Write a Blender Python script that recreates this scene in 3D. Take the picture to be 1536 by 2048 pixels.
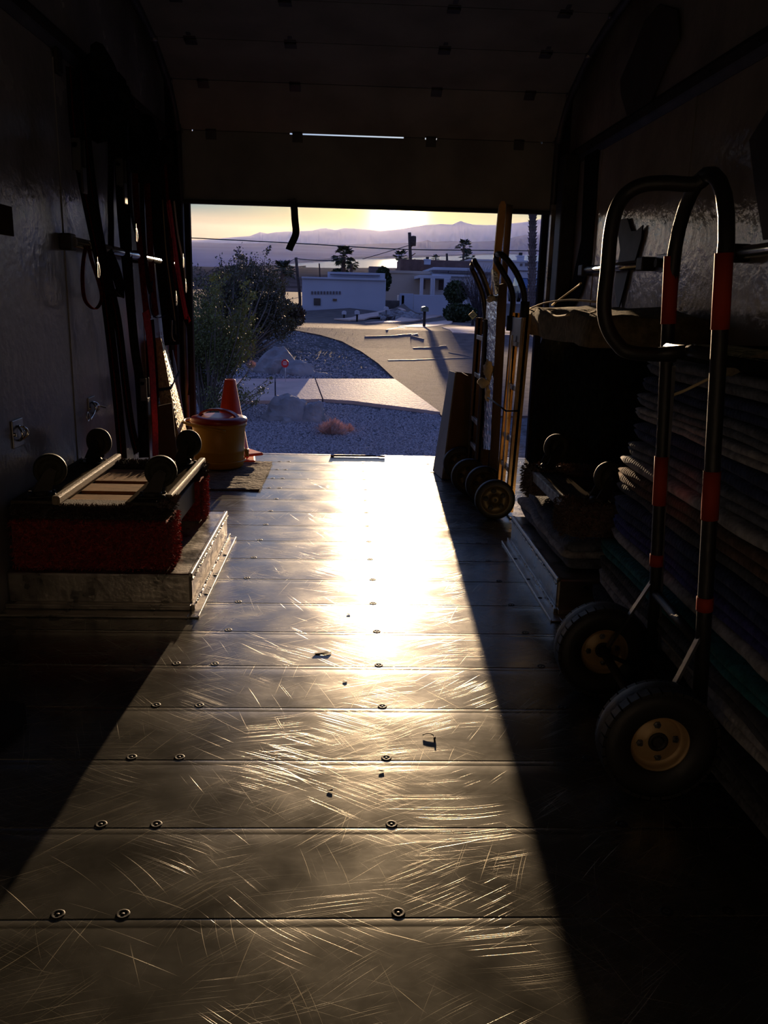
import bpy, bmesh, math, random
from mathutils import Vector, Matrix, noise
PI = math.pi
R = random.Random(7)
S = bpy.context.scene
for o in list(bpy.data.objects): bpy.data.objects.remove(o)
COL = S.collection

# ------------------------------------------------------------------ camera
CAM = Vector((0, 0, 1.0))
YAW, PITCH, ROLL, F = .04534699, .24835281, .02699345, 1702.0
_f = Vector((math.sin(YAW)*math.cos(PITCH), math.cos(YAW)*math.cos(PITCH), -math.sin(PITCH)))
_r0 = Vector((math.cos(YAW), -math.sin(YAW), 0)); _u0 = _r0.cross(_f)
_r = _r0*math.cos(ROLL) + _u0*math.sin(ROLL); _u = _u0*math.cos(ROLL) - _r0*math.sin(ROLL)
cd = bpy.data.cameras.new('camera'); cam = bpy.data.objects.new('camera', cd); COL.objects.link(cam)
cd.sensor_fit = 'VERTICAL'; cd.sensor_height = 36; cd.lens = F/2048*36; cd.clip_end = 20000; cd.clip_start = .02
cam.matrix_world = Matrix(((_r.x, _u.x, -_f.x, CAM.x), (_r.y, _u.y, -_f.y, CAM.y), (_r.z, _u.z, -_f.z, CAM.z), (0, 0, 0, 1)))
S.camera = cam

# ------------------------------------------------------------------ exposure, sky, sun
S.view_settings.view_transform = 'Standard'; S.view_settings.look = 'None'
S.view_settings.gamma = 1; S.view_settings.use_curve_mapping = False; S.view_settings.exposure = 0.0
S.cycles.max_bounces = 8; S.cycles.sample_clamp_indirect = 8
SUN = Vector((.0524, .9950, .0850)).normalized()
sd = bpy.data.lights.new('sun', 'SUN'); sd.energy = 6.6; sd.color = (1, .70, .42); sd.angle = math.radians(.6)
so = bpy.data.objects.new('sun', sd); COL.objects.link(so); so.rotation_euler = SUN.to_track_quat('Z', 'Y').to_euler()

W = bpy.data.worlds.new('sky'); S.world = W; W.use_nodes = True
nt = W.node_tree; nt.nodes.clear()
def nd(t, **k):
    n = nt.nodes.new(t)
    for a, v in k.items(): setattr(n, a, v)
    return n
def lk(a, b): nt.links.new(a, b)
tc = nd('ShaderNodeTexCoord')
UPV = Vector((0, -.063, 1)).normalized()          # true up: the truck stands nose-up on the slope
def dot(v):
    n = nd('ShaderNodeVectorMath', operation='DOT_PRODUCT'); n.inputs[1].default_value = v; lk(tc.outputs['Generated'], n.inputs[0]); return n.outputs['Value']
def ramp(inp, stops, interp='LINEAR'):
    n = nd('ShaderNodeValToRGB'); n.color_ramp.interpolation = interp
    e = n.color_ramp.elements
    while len(e) < len(stops): e.new(.5)
    for q, (p, c) in zip(e, stops): q.position = p; q.color = (*c, 1) if len(c) == 3 else c
    lk(inp, n.inputs['Fac']); return n.outputs['Color']
def mixc(f, a, b, t='MIX'):
    n = nd('ShaderNodeMix', data_type='RGBA', blend_type=t)
    if isinstance(f, (int, float)): n.inputs['Factor'].default_value = f
    else: lk(f, n.inputs['Factor'])
    for s, v in ((6, a), (7, b)):
        if isinstance(v, tuple): n.inputs[s].default_value = (*v, 1)
        else: lk(v, n.inputs[s])
    return n.outputs[2]
def mth(op, a, b=None):
    n = nd('ShaderNodeMath', operation=op)
    for i, v in enumerate((a, b)):
        if v is None: continue
        if isinstance(v, (int, float)): n.inputs[i].default_value = v
        else: lk(v, n.inputs[i])
    return n.outputs[0]
elev = dot(UPV)
near = ramp(elev, [(0, (.80, .58, .34)), (.02, (.80, .62, .34)), (.045, (.76, .68, .36)), (.10, (.36, .50, .70)), (.3, (.12, .24, .58)), (1, (.06, .12, .42))])
side = ramp(elev, [(0, (.50, .38, .30)), (.016, (.64, .52, .40)), (.028, (.30, .38, .38)), (.037, (.12, .23, .36)), (.10, (.22, .37, .72)), (.3, (.09, .20, .56)), (1, (.06, .12, .42))])
east = ramp(elev, [(0, (.09, .11, .22)), (.05, (.10, .13, .30)), (.25, (.075, .13, .38)), (1, (.06, .12, .42))])
az = mth('MULTIPLY_ADD', dot(Vector((.05, 1, 0)).normalized()), .5); nt.nodes[-1].inputs[2].default_value = .5
sdot = dot(SUN)
ang = mth('ARCCOSINE', mth('MINIMUM', sdot, .9999999))
west = mixc(ramp(ang, [(.04, (0, 0, 0)), (.23, (1, 1, 1))], 'EASE'), near, side)
base = mixc(ramp(az, [(.35, (0, 0, 0)), (1, (1, 1, 1))]), east, west)
# thin clouds
mp = nd('ShaderNodeMapping'); mp.inputs['Scale'].default_value = (7, 7, 34); mp.inputs['Rotation'].default_value = (.02, .12, 0)
lk(tc.outputs['Generated'], mp.inputs['Vector'])
ns = nd('ShaderNodeTexNoise'); ns.inputs['Scale'].default_value = 1.15; ns.inputs['Detail'].default_value = 6; ns.inputs['Distortion'].default_value = .5
lk(mp.outputs[0], ns.inputs['Vector'])
cl = mth('MULTIPLY', ramp(ns.outputs['Fac'], [(.54, (0, 0, 0)), (.66, (1, 1, 1))]), ramp(elev, [(.018, (0, 0, 0)), (.035, (1, 1, 1)), (.6, (.4, .4, .4))]))
base = mixc(mth('MULTIPLY', cl, .75), base, (.98, .84, .56))
g1 = mth('POWER', 2.718, mth('MULTIPLY', mth('MULTIPLY', ang, ang), -1/(.022**2)))
g2 = mth('POWER', 2.718, mth('MULTIPLY', ang, -1/.10))
glow = mixc(1.0, mixc(1.0, (0, 0, 0), mixc(g2, (0, 0, 0), (.55, .42, .16)), 'ADD'), mixc(g1, (0, 0, 0), (8, 6.4, 3.2)), 'ADD')
sky = mixc(1.0, base, glow, 'ADD')
bg = nd('ShaderNodeBackground'); lk(sky, bg.inputs['Color']); bg.inputs['Strength'].default_value = 1.0
ow = nd('ShaderNodeOutputWorld'); lk(bg.outputs[0], ow.inputs['Surface'])

# ------------------------------------------------------------------ helpers
def ray(px, py): return _f + _r*((px-768)/F) - _u*((py-1024)/F)
def at(px, py, x=None, y=None, z=None):
    """world point that stands at a measured plane x, y or z"""
    d = ray(px, py)
    t = x/d.x if x is not None else y/d.y if y is not None else (z-1)/d.z
    return CAM + d*t
MATS = {}
def mat(name, col, rough=.6, metal=0., var=.15, vs=8., bump=0., bs=40., spec=.5, col2=None, stretch=(1, 1, 1), emit=None, rv=0., sheen=0., trans=0.):
    if name in MATS: return MATS[name]
    m = bpy.data.materials.new(name); m.use_nodes = True; t = m.node_tree
    p = t.nodes['Principled BSDF']; p.inputs['Roughness'].default_value = rough; p.inputs['Metallic'].default_value = metal
    p.inputs['Specular IOR Level'].default_value = spec
    if sheen: p.inputs['Sheen Weight'].default_value = sheen; p.inputs['Sheen Roughness'].default_value = .4
    if trans: p.inputs['Transmission Weight'].default_value = trans
    c = t.nodes.new('ShaderNodeTexCoord'); mp = t.nodes.new('ShaderNodeMapping'); mp.inputs['Scale'].default_value = stretch
    t.links.new(c.outputs['Object'], mp.inputs[0])
    n = t.nodes.new('ShaderNodeTexNoise'); n.inputs['Scale'].default_value = vs; n.inputs['Detail'].default_value = 5
    t.links.new(mp.outputs[0], n.inputs['Vector'])
    x = t.nodes.new('ShaderNodeMix'); x.data_type = 'RGBA'
    a = tuple(max(0, k*(1-var)) for k in col); b = col2 or tuple(min(1, k*(1+var)) for k in col)
    x.inputs[6].default_value = (*a, 1); x.inputs[7].default_value = (*b, 1)
    rm = t.nodes.new('ShaderNodeMapRange'); rm.inputs[1].default_value = .32; rm.inputs[2].default_value = .68
    t.links.new(n.outputs['Fac'], rm.inputs[0]); t.links.new(rm.outputs[0], x.inputs['Factor'])
    t.links.new(x.outputs[2], p.inputs['Base Color'])
    if rv:
        r2 = t.nodes.new('ShaderNodeMapRange'); r2.inputs[3].default_value = max(.02, rough-rv); r2.inputs[4].default_value = min(1, rough+rv)
        t.links.new(rm.outputs[0], r2.inputs[0]); t.links.new(r2.outputs[0], p.inputs['Roughness'])
    if bump:
        n2 = t.nodes.new('ShaderNodeTexNoise'); n2.inputs['Scale'].default_value = bs; n2.inputs['Detail'].default_value = 4
        t.links.new(mp.outputs[0], n2.inputs['Vector'])
        b2 = t.nodes.new('ShaderNodeBump'); b2.inputs['Strength'].default_value = min(1, bump); b2.inputs['Distance'].default_value = .01 if bump <= 1 else .01*bump
        t.links.new(n2.outputs['Fac'], b2.inputs['Height']); t.links.new(b2.outputs[0], p.inputs['Normal'])
    if emit: p.inputs['Emission Color'].default_value = (*emit, 1); p.inputs['Emission Strength'].default_value = 1
    MATS[name] = m; return m

class B:
    """collects shapes, then links them as one mesh object"""
    def __init__(s): s.v = []; s.f = []; s.sm = []
    def add(s, vs, fs, smooth=False):
        k = len(s.v); s.v += [tuple(p) for p in vs]; s.f += [tuple(i+k for i in f) for f in fs]; s.sm += [smooth]*len(fs); return s
    def box(s, lo, hi, M=None, bev=0.):
        x0, y0, z0 = lo; x1, y1, z1 = hi
        if bev > 0:
            bm = bmesh.new(); bmesh.ops.create_cube(bm, size=1)
            for v in bm.verts: v.co = Vector(((x0+x1)/2+v.co.x*(x1-x0), (y0+y1)/2+v.co.y*(y1-y0), (z0+z1)/2+v.co.z*(z1-z0)))
            bmesh.ops.bevel(bm, geom=bm.edges[:], offset=bev, segments=2, affect='EDGES', profile=.5)
            vs = [v.co.copy() for v in bm.verts]; bm.verts.index_update(); fs = [[v.index for v in f.verts] for f in bm.faces]; bm.free()
            if M: vs = [M @ v for v in vs]
            return s.add(vs, fs)
        vs = [Vector(p) for p in ((x0,y0,z0),(x1,y0,z0),(x1,y1,z0),(x0,y1,z0),(x0,y0,z1),(x1,y0,z1),(x1,y1,z1),(x0,y1,z1))]
        if M: vs = [M @ v for v in vs]
        return s.add(vs, [(0,3,2,1),(4,5,6,7),(0,1,5,4),(1,2,6,5),(2,3,7,6),(3,0,4,7)])
    def tube(s, pts, r, n=8, cap=True, close=False):
        pts = [Vector(p) for p in pts]; rs = r if isinstance(r, (list, tuple)) else [r]*len(pts); m = len(pts)
        vs = []; fs = []; up = None
        for i, p in enumerate(pts):
            a = pts[(i-1) % m] if (i or close) else p; b = pts[(i+1) % m] if (i < m-1 or close) else p
            d = (b-a).normalized()
            if up is None: up = Vector((0, 0, 1)) if abs(d.z) < .9 else Vector((1, 0, 0))
            q = d.cross(up)
            if q.length < 1e-4: q = d.cross(Vector((0, 1, .1)))
            q.normalize(); w = q.cross(d).normalized(); up = w
            for k in range(n):
                t = 2*PI*k/n; vs.append(p + q*math.cos(t)*rs[i] + w*math.sin(t)*rs[i])
        for i in range(m if close else m-1):
            j = (i+1) % m
            for k in range(n): fs.append((i*n+k, i*n+(k+1) % n, j*n+(k+1) % n, j*n+k))
        s.add(vs, fs, True)
        if cap and not close:
            k0 = len(s.v)-len(vs); s.f += [tuple(k0+i for i in range(n-1, -1, -1)), tuple(k0+(m-1)*n+i for i in range(n))]; s.sm += [False]*2
        return s
    def ribbon(s, pts, w, wd, th=.002):
        """flat strap along pts, width w in direction wd"""
        pts = [Vector(p) for p in pts]; wd = Vector(wd).normalized(); vs = []; fs = []; m = len(pts)
        ws = w if isinstance(w, (list, tuple)) else [w]*m
        for i, p in enumerate(pts):
            a = pts[max(0, i-1)]; b = pts[min(m-1, i+1)]; d = (b-a).normalized()
            q = (wd - d*wd.dot(d)).normalized(); nn = d.cross(q).normalized()
            for sx, sn in ((-1,-1),(1,-1),(1,1),(-1,1)): vs.append(p + q*ws[i]/2*sx + nn*th/2*sn)
        for i in range(m-1):
            for k in range(4): fs.append((i*4+k, i*4+(k+1) % 4, i*4+4+(k+1) % 4, i*4+4+k))
        fs += [(3,2,1,0), tuple((m-1)*4+k for k in range(4))]
        return s.add(vs, fs)
    def lathe(s, prof, M=None, n=24, smooth=True):
        """prof: (radius, height) about local z"""
        vs = []; fs = []; m = len(prof)
        for (r, h) in prof:
            for k in range(n): vs.append(Vector((r*math.cos(2*PI*k/n), r*math.sin(2*PI*k/n), h)))
        for i in range(m-1):
            for k in range(n): fs.append((i*n+k, i*n+(k+1) % n, (i+1)*n+(k+1) % n, (i+1)*n+k))
        if M: vs = [M @ v for v in vs]
        return s.add(vs, fs, smooth)
    def prism(s, poly, h, M=None):
        """poly in local xy, extruded 0..h in z"""
        n = len(poly); vs = [Vector((x, y, 0)) for x, y in poly]+[Vector((x, y, h)) for x, y in poly]
        if M: vs = [M @ v for v in vs]
        return s.add(vs, [tuple(range(n-1, -1, -1)), tuple(range(n, 2*n))]+[(i, (i+1) % n, n+(i+1) % n, n+i) for i in range(n)])
    def build(s, name, m, parent=None, loc=None):
        me = bpy.data.meshes.new(name); vs = s.v
        if loc is not None: L = Vector(loc); vs = [tuple(Vector(v)-L) for v in vs]
        me.from_pydata([tuple(v) for v in vs], [], s.f); me.polygons.foreach_set('use_smooth', s.sm)
        bm = bmesh.new(); bm.from_mesh(me); bmesh.ops.recalc_face_normals(bm, faces=bm.faces[:]); bm.to_mesh(me); bm.free()
        me.materials.append(m); o = bpy.data.objects.new(name, me); COL.objects.link(o)
        if loc is not None: o.location = loc
        if parent: o.parent = parent
        return o
def tag(o, label=None, cat=None, group=None, kind=None):
    for k, v in (('label', label), ('category', cat), ('group', group), ('kind', kind)):
        if v: o[k] = v
    return o
def thing(name, label, cat, loc=(0, 0, 0), group=None, rz=0):
    o = bpy.data.objects.new(name, None); COL.objects.link(o); o.location = loc; o.rotation_euler = (0, 0, rz); o.empty_display_size = .1
    return tag(o, label, cat, group)
def struct(name, b, m): return tag(b.build(name, m), kind='structure')
def dup(o, parent=None):
    c = o.copy(); COL.objects.link(c)
    if parent: c.parent = parent
    for k in [q for q in o.children]: dup(k, c)
    return c
def MX(loc=(0, 0, 0), rx=0, ry=0, rz=0): return Matrix.Translation(Vector(loc)) @ Matrix.Rotation(rz, 4, 'Z') @ Matrix.Rotation(ry, 4, 'Y') @ Matrix.Rotation(rx, 4, 'X')
AXY = Matrix.Rotation(-PI/2, 4, 'X')       # local z -> world +y
def smoothpath(pts, n=6):
    """Catmull-Rom"""
    P = [Vector(p) for p in pts]; P = [P[0]*2-P[1]]+P+[P[-1]*2-P[-2]]; out = []
    for i in range(1, len(P)-2):
        for k in range(n):
            t = k/n; a, b, c, d = P[i-1:i+3]
            out.append(.5*((2*b)+(c-a)*t+(2*a-5*b+4*c-d)*t*t+(3*b-a-3*c+d)*t**3))
    return out+[P[-2]]

# ------------------------------------------------------------------ materials
WL, WR, YD = -1.08, 1.28, 5.40
m_dark = mat('black_paint', (.012, .012, .013), .5, bump=.2)
m_wall = mat('white_fibreglass', (.28, .28, .30), .22, var=.25, vs=3, bump=.22, bs=26, rv=.07, spec=.35)
m_wall_r = mat('cream_fibreglass', (.25, .23, .205), .16, var=.25, vs=3, bump=.25, bs=24, rv=.06, spec=.75)
m_door = mat('door_panel_paint', (.20, .21, .22), .6, var=.2, vs=4, bump=.1)
m_steel = mat('dull_steel', (.25, .25, .26), .4, 1, var=.25, bump=.1)
m_chrome = mat('chrome', (.6, .6, .6), .18, 1, var=.1)
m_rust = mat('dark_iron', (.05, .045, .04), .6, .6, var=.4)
m_track = mat('track_steel', (.10, .10, .11), .5, .8, var=.3)
m_alu = mat('mill_aluminium', (.42, .39, .35), .34, .9, var=.25, vs=14, bump=.12, bs=60, rv=.1)
m_weld = mat('weld_bead', (.5, .46, .4), .3, .9, var=.5, vs=120, bump=.8, bs=200)
m_wood = mat('worn_plywood', (.30, .16, .06), .8, var=.5, vs=5, stretch=(2, 22, 6), bump=.3, bs=30, spec=.08)
m_pale = mat('pale_rail_wood', (.34, .27, .19), .55, var=.2, vs=30, stretch=(10, 2, 10), bump=.2)
m_planks = mat('grey_hardwood', (.10, .085, .07), .7, var=.3, vs=6, stretch=(20, 1, 20), bump=.15, spec=0)
m_carpR = mat('red_carpet', (.50, .035, .028), .95, var=.5, vs=90, bump=1.5, bs=160, sheen=.3)
m_carpK = mat('dark_carpet', (.05, .03, .028), .95, var=.6, vs=90, bump=1.5, bs=160, sheen=.2)
m_carpB = mat('brown_carpet', (.15, .085, .06), .95, var=.5, vs=90, bump=1.5, bs=160, sheen=.3)
m_rub = mat('dark_rubber', (.014, .013, .012), .55, var=.3, bump=.15)
m_caster = mat('olive_caster_rubber', (.045, .043, .03), .6, var=.3, spec=.2)
m_yel = mat('cooler_yellow', (.50, .27, .012), .42, var=.1, vs=3, bump=.05)
m_redp = mat('cooler_lid_red', (.34, .022, .015), .35, var=.1)
m_orange = mat('cone_orange', (.80, .09, .012), .5, var=.12)
m_tapeO = mat('orange_tape', (.34, .035, .012), .65, spec=.2, var=.2)
m_matb = mat('brown_mat', (.11, .075, .045), .9, var=.5, vs=20, bump=1.2, bs=45)
m_rim = mat('cream_wheel_rim', (.42, .28, .13), .45, .2, var=.15, bump=.1)
m_gold = mat('gold_lit_frame', (.42, .27, .11), .38, .75, var=.25, vs=20)  # golden sunlight on the bare rails is put into the metal colour
m_foil = mat('foil_tape', (.62, .68, .76), .22, 1, var=.15, vs=30, bump=.7, bs=38)
m_fluff = mat('yellow_insulation', (.75, .66, .48), .95, var=.2, bump=1.2, bs=50)
m_card = mat('brown_cardboard', (.11, .07, .035), .8, var=.15, vs=6, spec=.1)
m_grey = mat('grey_painted_board', (.20, .19, .165), .6, var=.15, vs=6, bump=.1)
m_brd = mat('dark_brown_board', (.05, .03, .018), .6, var=.3, stretch=(8, 8, 1))
m_khaki = mat('khaki_quilt', (.21, .17, .10), .95, var=.3, vs=30, bump=.9, bs=60, sheen=.1, spec=.1)
m_black = mat('black_quilt', (.016, .017, .014), .95, var=.4, vs=30, bump=.9, bs=60, spec=0)

# ------------------------------------------------------------------ floor: extruded aluminium planks with screws
def floor_material():
    m = bpy.data.materials.new('scratched_aluminium'); m.use_nodes = True; t = m.node_tree; L = t.links.new
    p = t.nodes['Principled BSDF']; N = t.nodes.new
    g = N('ShaderNodeNewGeometry'); pos = g.outputs['Position']
    def noi(scale, detail=4, vec=None, dist=0.):
        n = N('ShaderNodeTexNoise'); n.inputs['Scale'].default_value = scale; n.inputs['Detail'].default_value = detail; n.inputs['Distortion'].default_value = dist
        L(vec if vec is not None else pos, n.inputs['Vector']); return n.outputs['Fac']
    def mr(v, a, b, c=0., d=1.):
        n = N('ShaderNodeMapRange'); L(v, n.inputs[0])
        for i, q in enumerate((a, b, c, d)): n.inputs[i+1].default_value = q
        return n.outputs[0]
    def M2(op, a, b):
        n = N('ShaderNodeMath'); n.operation = op
        for i, q in enumerate((a, b)):
            if isinstance(q, (int, float)): n.inputs[i].default_value = q
            else: L(q, n.inputs[i])
        return n.outputs[0]
    # bend the coordinates a little so that scratches run in arcs
    nv = N('ShaderNodeTexNoise'); nv.inputs['Scale'].default_value = 1.6; nv.inputs['Detail'].default_value = 1; L(pos, nv.inputs['Vector'])
    vs = N('ShaderNodeVectorMath'); vs.operation = 'MULTIPLY_ADD'; L(nv.outputs['Color'], vs.inputs[0]); vs.inputs[1].default_value = (.16, .16, 0); L(pos, vs.inputs[2])
    scr = None
    for i, (rot, sc, st, th, amt) in enumerate(((.06, 2.4, 480, .73, .7), (.38, 2.6, 450, .72, .9), (-.38, 2.8, 450, .72, .9), (.8, 3.2, 480, .71, 1), (-.8, 3.2, 480, .71, 1), (1.25, 3, 450, .71, .9), (-1.2, 3, 470, .71, .9), (.2, 3, 900, .66, .6), (-.55, 3, 1000, .66, .6), (.6, 4, 900, .66, .6))):
        mp = N('ShaderNodeMapping'); mp.vector_type = 'TEXTURE'; mp.inputs['Rotation'].default_value = (0, 0, rot); mp.inputs['Scale'].default_value = (1/sc, 1/st, 1); mp.inputs['Location'].default_value = (i*7.3, i*3.1, 0)
        L(vs.outputs[0], mp.inputs[0])
        a = mr(noi(1.0, 1, mp.outputs[0]), th, th+.05, 0, amt)
        a = M2('MULTIPLY', a, mr(noi(1.7+i*.3, 2), .44, .62))
        scr = a if scr is None else M2('MAXIMUM', scr, a)
    stain = M2('MULTIPLY', mr(noi(6.5, 9), .30, .72), mr(noi(70, 4), .3, .65, .45, 1)); blot = mr(noi(9, 5, dist=.6), .62, .72)
    c = N('ShaderNodeMix'); c.data_type = 'RGBA'; L(stain, c.inputs['Factor']); c.inputs[6].default_value = (.25, .245, .22, 1); c.inputs[7].default_value = (.14, .133, .112, 1)
    c2 = N('ShaderNodeMix'); c2.data_type = 'RGBA'; L(M2('MULTIPLY', blot, .45), c2.inputs['Factor']); L(c.outputs[2], c2.inputs[6]); c2.inputs[7].default_value = (.10, .085, .065, 1)
    c3 = N('ShaderNodeMix'); c3.data_type = 'RGBA'; L(scr, c3.inputs['Factor']); L(c2.outputs[2], c3.inputs[6]); c3.inputs[7].default_value = (.78, .70, .52, 1)  # scratches turn pale gold: their sun glints are painted into the colour
    L(c3.outputs[2], p.inputs['Base Color']); p.inputs['Metallic'].default_value = .85
    ro = M2('ADD', mr(noi(6, 9), .3, .7, .205, .30), M2('MULTIPLY', scr, .16)); L(ro, p.inputs['Roughness'])
    h = M2('ADD', M2('MULTIPLY', noi(7, 3), .20), M2('MULTIPLY', scr, -.028))
    mp = N('ShaderNodeMapping'); mp.inputs['Scale'].default_value = (1.1, 10, 1); L(vs.outputs[0], mp.inputs[0])
    h = M2('ADD', h, M2('MULTIPLY', noi(2.0, 2, mp.outputs[0]), .10))
    h = M2('ADD', h, M2('MULTIPLY', noi(38, 4), .035))
    b = N('ShaderNodeBump'); b.inputs['Strength'].default_value = .55; b.inputs['Distance'].default_value = .006; L(h, b.inputs['Height']); L(b.outputs[0], p.inputs['Normal'])
    return m
m_floor = floor_material(); m_screw = mat('screw_steel', (.035, .032, .028), .55, .6, var=.4, vs=200)
PW = .2465
floor = struct('floor', B().box((WL-.02, -1.2, -.05), (WR+.02, YD, -.008)), m_rust)
screw_me = None
for k in range(-9, 18):
    y0 = 1.201+PW*(k-1) ; y1 = y0+PW
    if y1 > YD: y1 = YD
    b = B(); prof = [(y0+.0025, .0002), (y0+.05, .00035), (y0+.12, .00042), (y0+.19, .00034), (y1-.022, .00022), (y1-.020, .0000), (y1-.018, .0002), (y1-.0035, .00016), (y1-.0006, -.0004)]
    nx = 8; vs = []; fs = []
    for i in range(nx+1):
        x = WL+(WR-WL)*i/nx
        for (yy, zz) in prof: vs.append((x, yy, zz))
    n = len(prof)
    for i in range(nx):
        for j in range(n-1): fs.append((i*n+j, (i+1)*n+j, (i+1)*n+j+1, i*n+j+1))
    b.add(vs, fs, True); ya, yb = prof[0][0], prof[-1][0]
    for (q, w_) in (((ya, prof[0][1]), (ya-.0015, -.0012)), ((ya-.0015, -.0012), (ya-.002, -.008)), ((yb, prof[-1][1]), (yb+.0001, -.008))): b.add([(WL, q[0], q[1]), (WR, q[0], q[1]), (WR, w_[0], w_[1]), (WL, w_[0], w_[1])], [(0, 1, 2, 3)])
    pl = b.build('floor_plank', m_floor, floor)
    xs = [-.463, -.36, .096, .555, .66] if y0 > .8 else [-.463, -.36, .096, .555]
    if y0 > 2.3: xs = [-.357, .096, .56]
    if y0 > 4.2: xs = [-.414, -.36, .096, .50]
    for x in xs:
        x += R.uniform(-.003, .003); yy = y0+.0125
        if y0 < 0: continue
        M = Matrix.Translation((x, yy, .0006))
        if screw_me is None:
            sb = B().lathe([(.0001, .0003), (.0028, .0003), (.0032, -.0006), (.006, -.0004), (.0095, .0005), (.0112, .0003), (.0120, -.0006)], None, 14)
            so_ = sb.build('screw', m_screw); screw_me = so_.data; so_.parent = pl; so_.location = (x, yy, .0006)
        else:
            q = bpy.data.objects.new('screw', screw_me); COL.objects.link(q); q.parent = pl; q.location = (x, yy, .0006)
# sill plate
struct('trim_1', B().box((WL-.02, YD, -.09), (WR+.02, YD+.035, .0005), bev=.004), m_alu)

# ------------------------------------------------------------------ body shell
CZ = 2.46
wl = struct('wall_left', B().box((WL-.05, -1.2, -.05), (WL, YD+.04, CZ)), m_wall)
wr = struct('wall_right', B().box((WR, -1.2, -.05), (WR+.05, YD+.04, CZ)), m_wall_r)
struct('wall_front', B().box((WL-.05, -1.26, -.05), (WR+.05, -1.2, CZ)), m_wall)
cg = struct('ceiling', B().box((WL-.05, -1.26, CZ), (WR+.05, YD+.04, CZ+.04)), mat('ceiling_board', (.25, .25, .25), .7))
for y in (.4, 1.2, 2.0, 2.8, 3.6, 4.4):
    B().box((WL, y-.03, CZ-.05), (WR, y+.03, CZ), bev=.004).build('roof_bow', m_rust, cg)
# upper logistic rails of dark steel-edged board (hat section) and lower wall joints
def hat_rail(x, sgn, y0, y1, z0, z1, parent):
    a = x+sgn*.004; b = x+sgn*.028; h = .045
    poly = [(0, -h), (0, h), (.004, h), (.022, h*.55), (.026, h*.4), (.026, -h*.4), (.022, -h*.55), (.004, -h)]
    bb = B(); vs = []; n = len(poly)
    for (yy, zz) in ((y0, z0), (y1, z1)):
        for (d, e) in poly: vs.append((x+sgn*d, yy, zz+e))
    bb.add(vs, [tuple(range(n)), tuple(range(2*n-1, n-1, -1))]+[(i, (i+1) % n, n+(i+1) % n, n+i) for i in range(n)])
    return bb.build('rail', m_rust, parent)
r1 = tag(bpy.data.objects.new('trim_2', None), kind='structure'); COL.objects.link(r1)
hat_rail(WL, 1, -1.1, 5.30, 1.855, 1.875, r1)
r2 = tag(bpy.data.objects.new('trim_3', None), kind='structure'); COL.objects.link(r2)
hat_rail(WR, -1, -1.1, 5.20, 1.79, 1.80, r2)
for par, x, sg, z in ((r1, WL, 1, 1.865), (r2, WR, -1, 1.795)):
    for i in range(14):
        y = .2+i*.38
        B().lathe([(.0001, .004), (.006, .004), (.007, 0)], MX((x+sg*.026, y, z), 0, sg*PI/2), 8).build('screw', m_screw, par)
# vertical seams
for x, sg, w in ((WL, 1, wl), (WR, -1, wr)):
    for y in (1.0, 2.2, 3.42, 4.64): B().box((min(x, x+sg*.004), y-.02, .0), (max(x, x+sg*.004), y+.02, 1.8)).build('seam_strip', m_wall if sg > 0 else m_wall_r, w)
# rear frame: jambs
jl = B().box((-1.08, YD-.05, 0), (-1.035, YD+.04, CZ)).box((-1.035, YD-.012, 0), (-.962, YD+.04, CZ), bev=.004).box((-1.035, YD-.05, 0), (-1.028, YD, CZ))
m_jamb = mat('dull_dark_frame', (.03, .03, .032), .8, var=.3, spec=0)
struct('trim_4', jl, m_jamb)
jr = B().box((1.235, YD-.05, 0), (1.28, YD+.04, CZ)).box((1.158, YD-.012, 0), (1.235, YD+.04, CZ), bev=.004).box((1.228, YD-.05, 0), (1.235, YD, CZ))
struct('trim_5', jr, m_jamb)
struct('trim_7', B().box((-1.08, YD-.0, 1.96), (WR, YD+.04, CZ)), m_track)
# curved door tracks
def door_track(x):
    p = [(x, YD-.06, .05), (x, YD-.06, 1.75), (x, YD-.09, 1.90), (x, YD-.2, 2.04), (x, YD-.45, 2.15), (x, YD-.8, 2.25), (x, 3.4, 2.36), (x, 1.5, 2.40), (x, -.3, 2.42)]
    return B().tube(smoothpath(p, 4), .02, 6)
tr = tag(bpy.data.objects.new('trim_6', None), kind='structure'); COL.objects.link(tr)
door_track(-1.005).build('door_track', m_track, tr); door_track(1.205).build('door_track', m_track, tr)
B().box((WR-.10, YD-.14, 1.0), (WR-.05, YD-.10, 1.55), bev=.003).build('track_plate', m_alu, tr)
B().box((WR-.09, YD-.34, .0), (WR-.001, YD-.20, 1.80), bev=.01).build('corner_post', m_rust, tr)
B().box((WL+.001, YD-.16, .0), (WL+.05, YD-.08, 1.84), bev=.01).build('corner_post', m_rust, tr)

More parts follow.
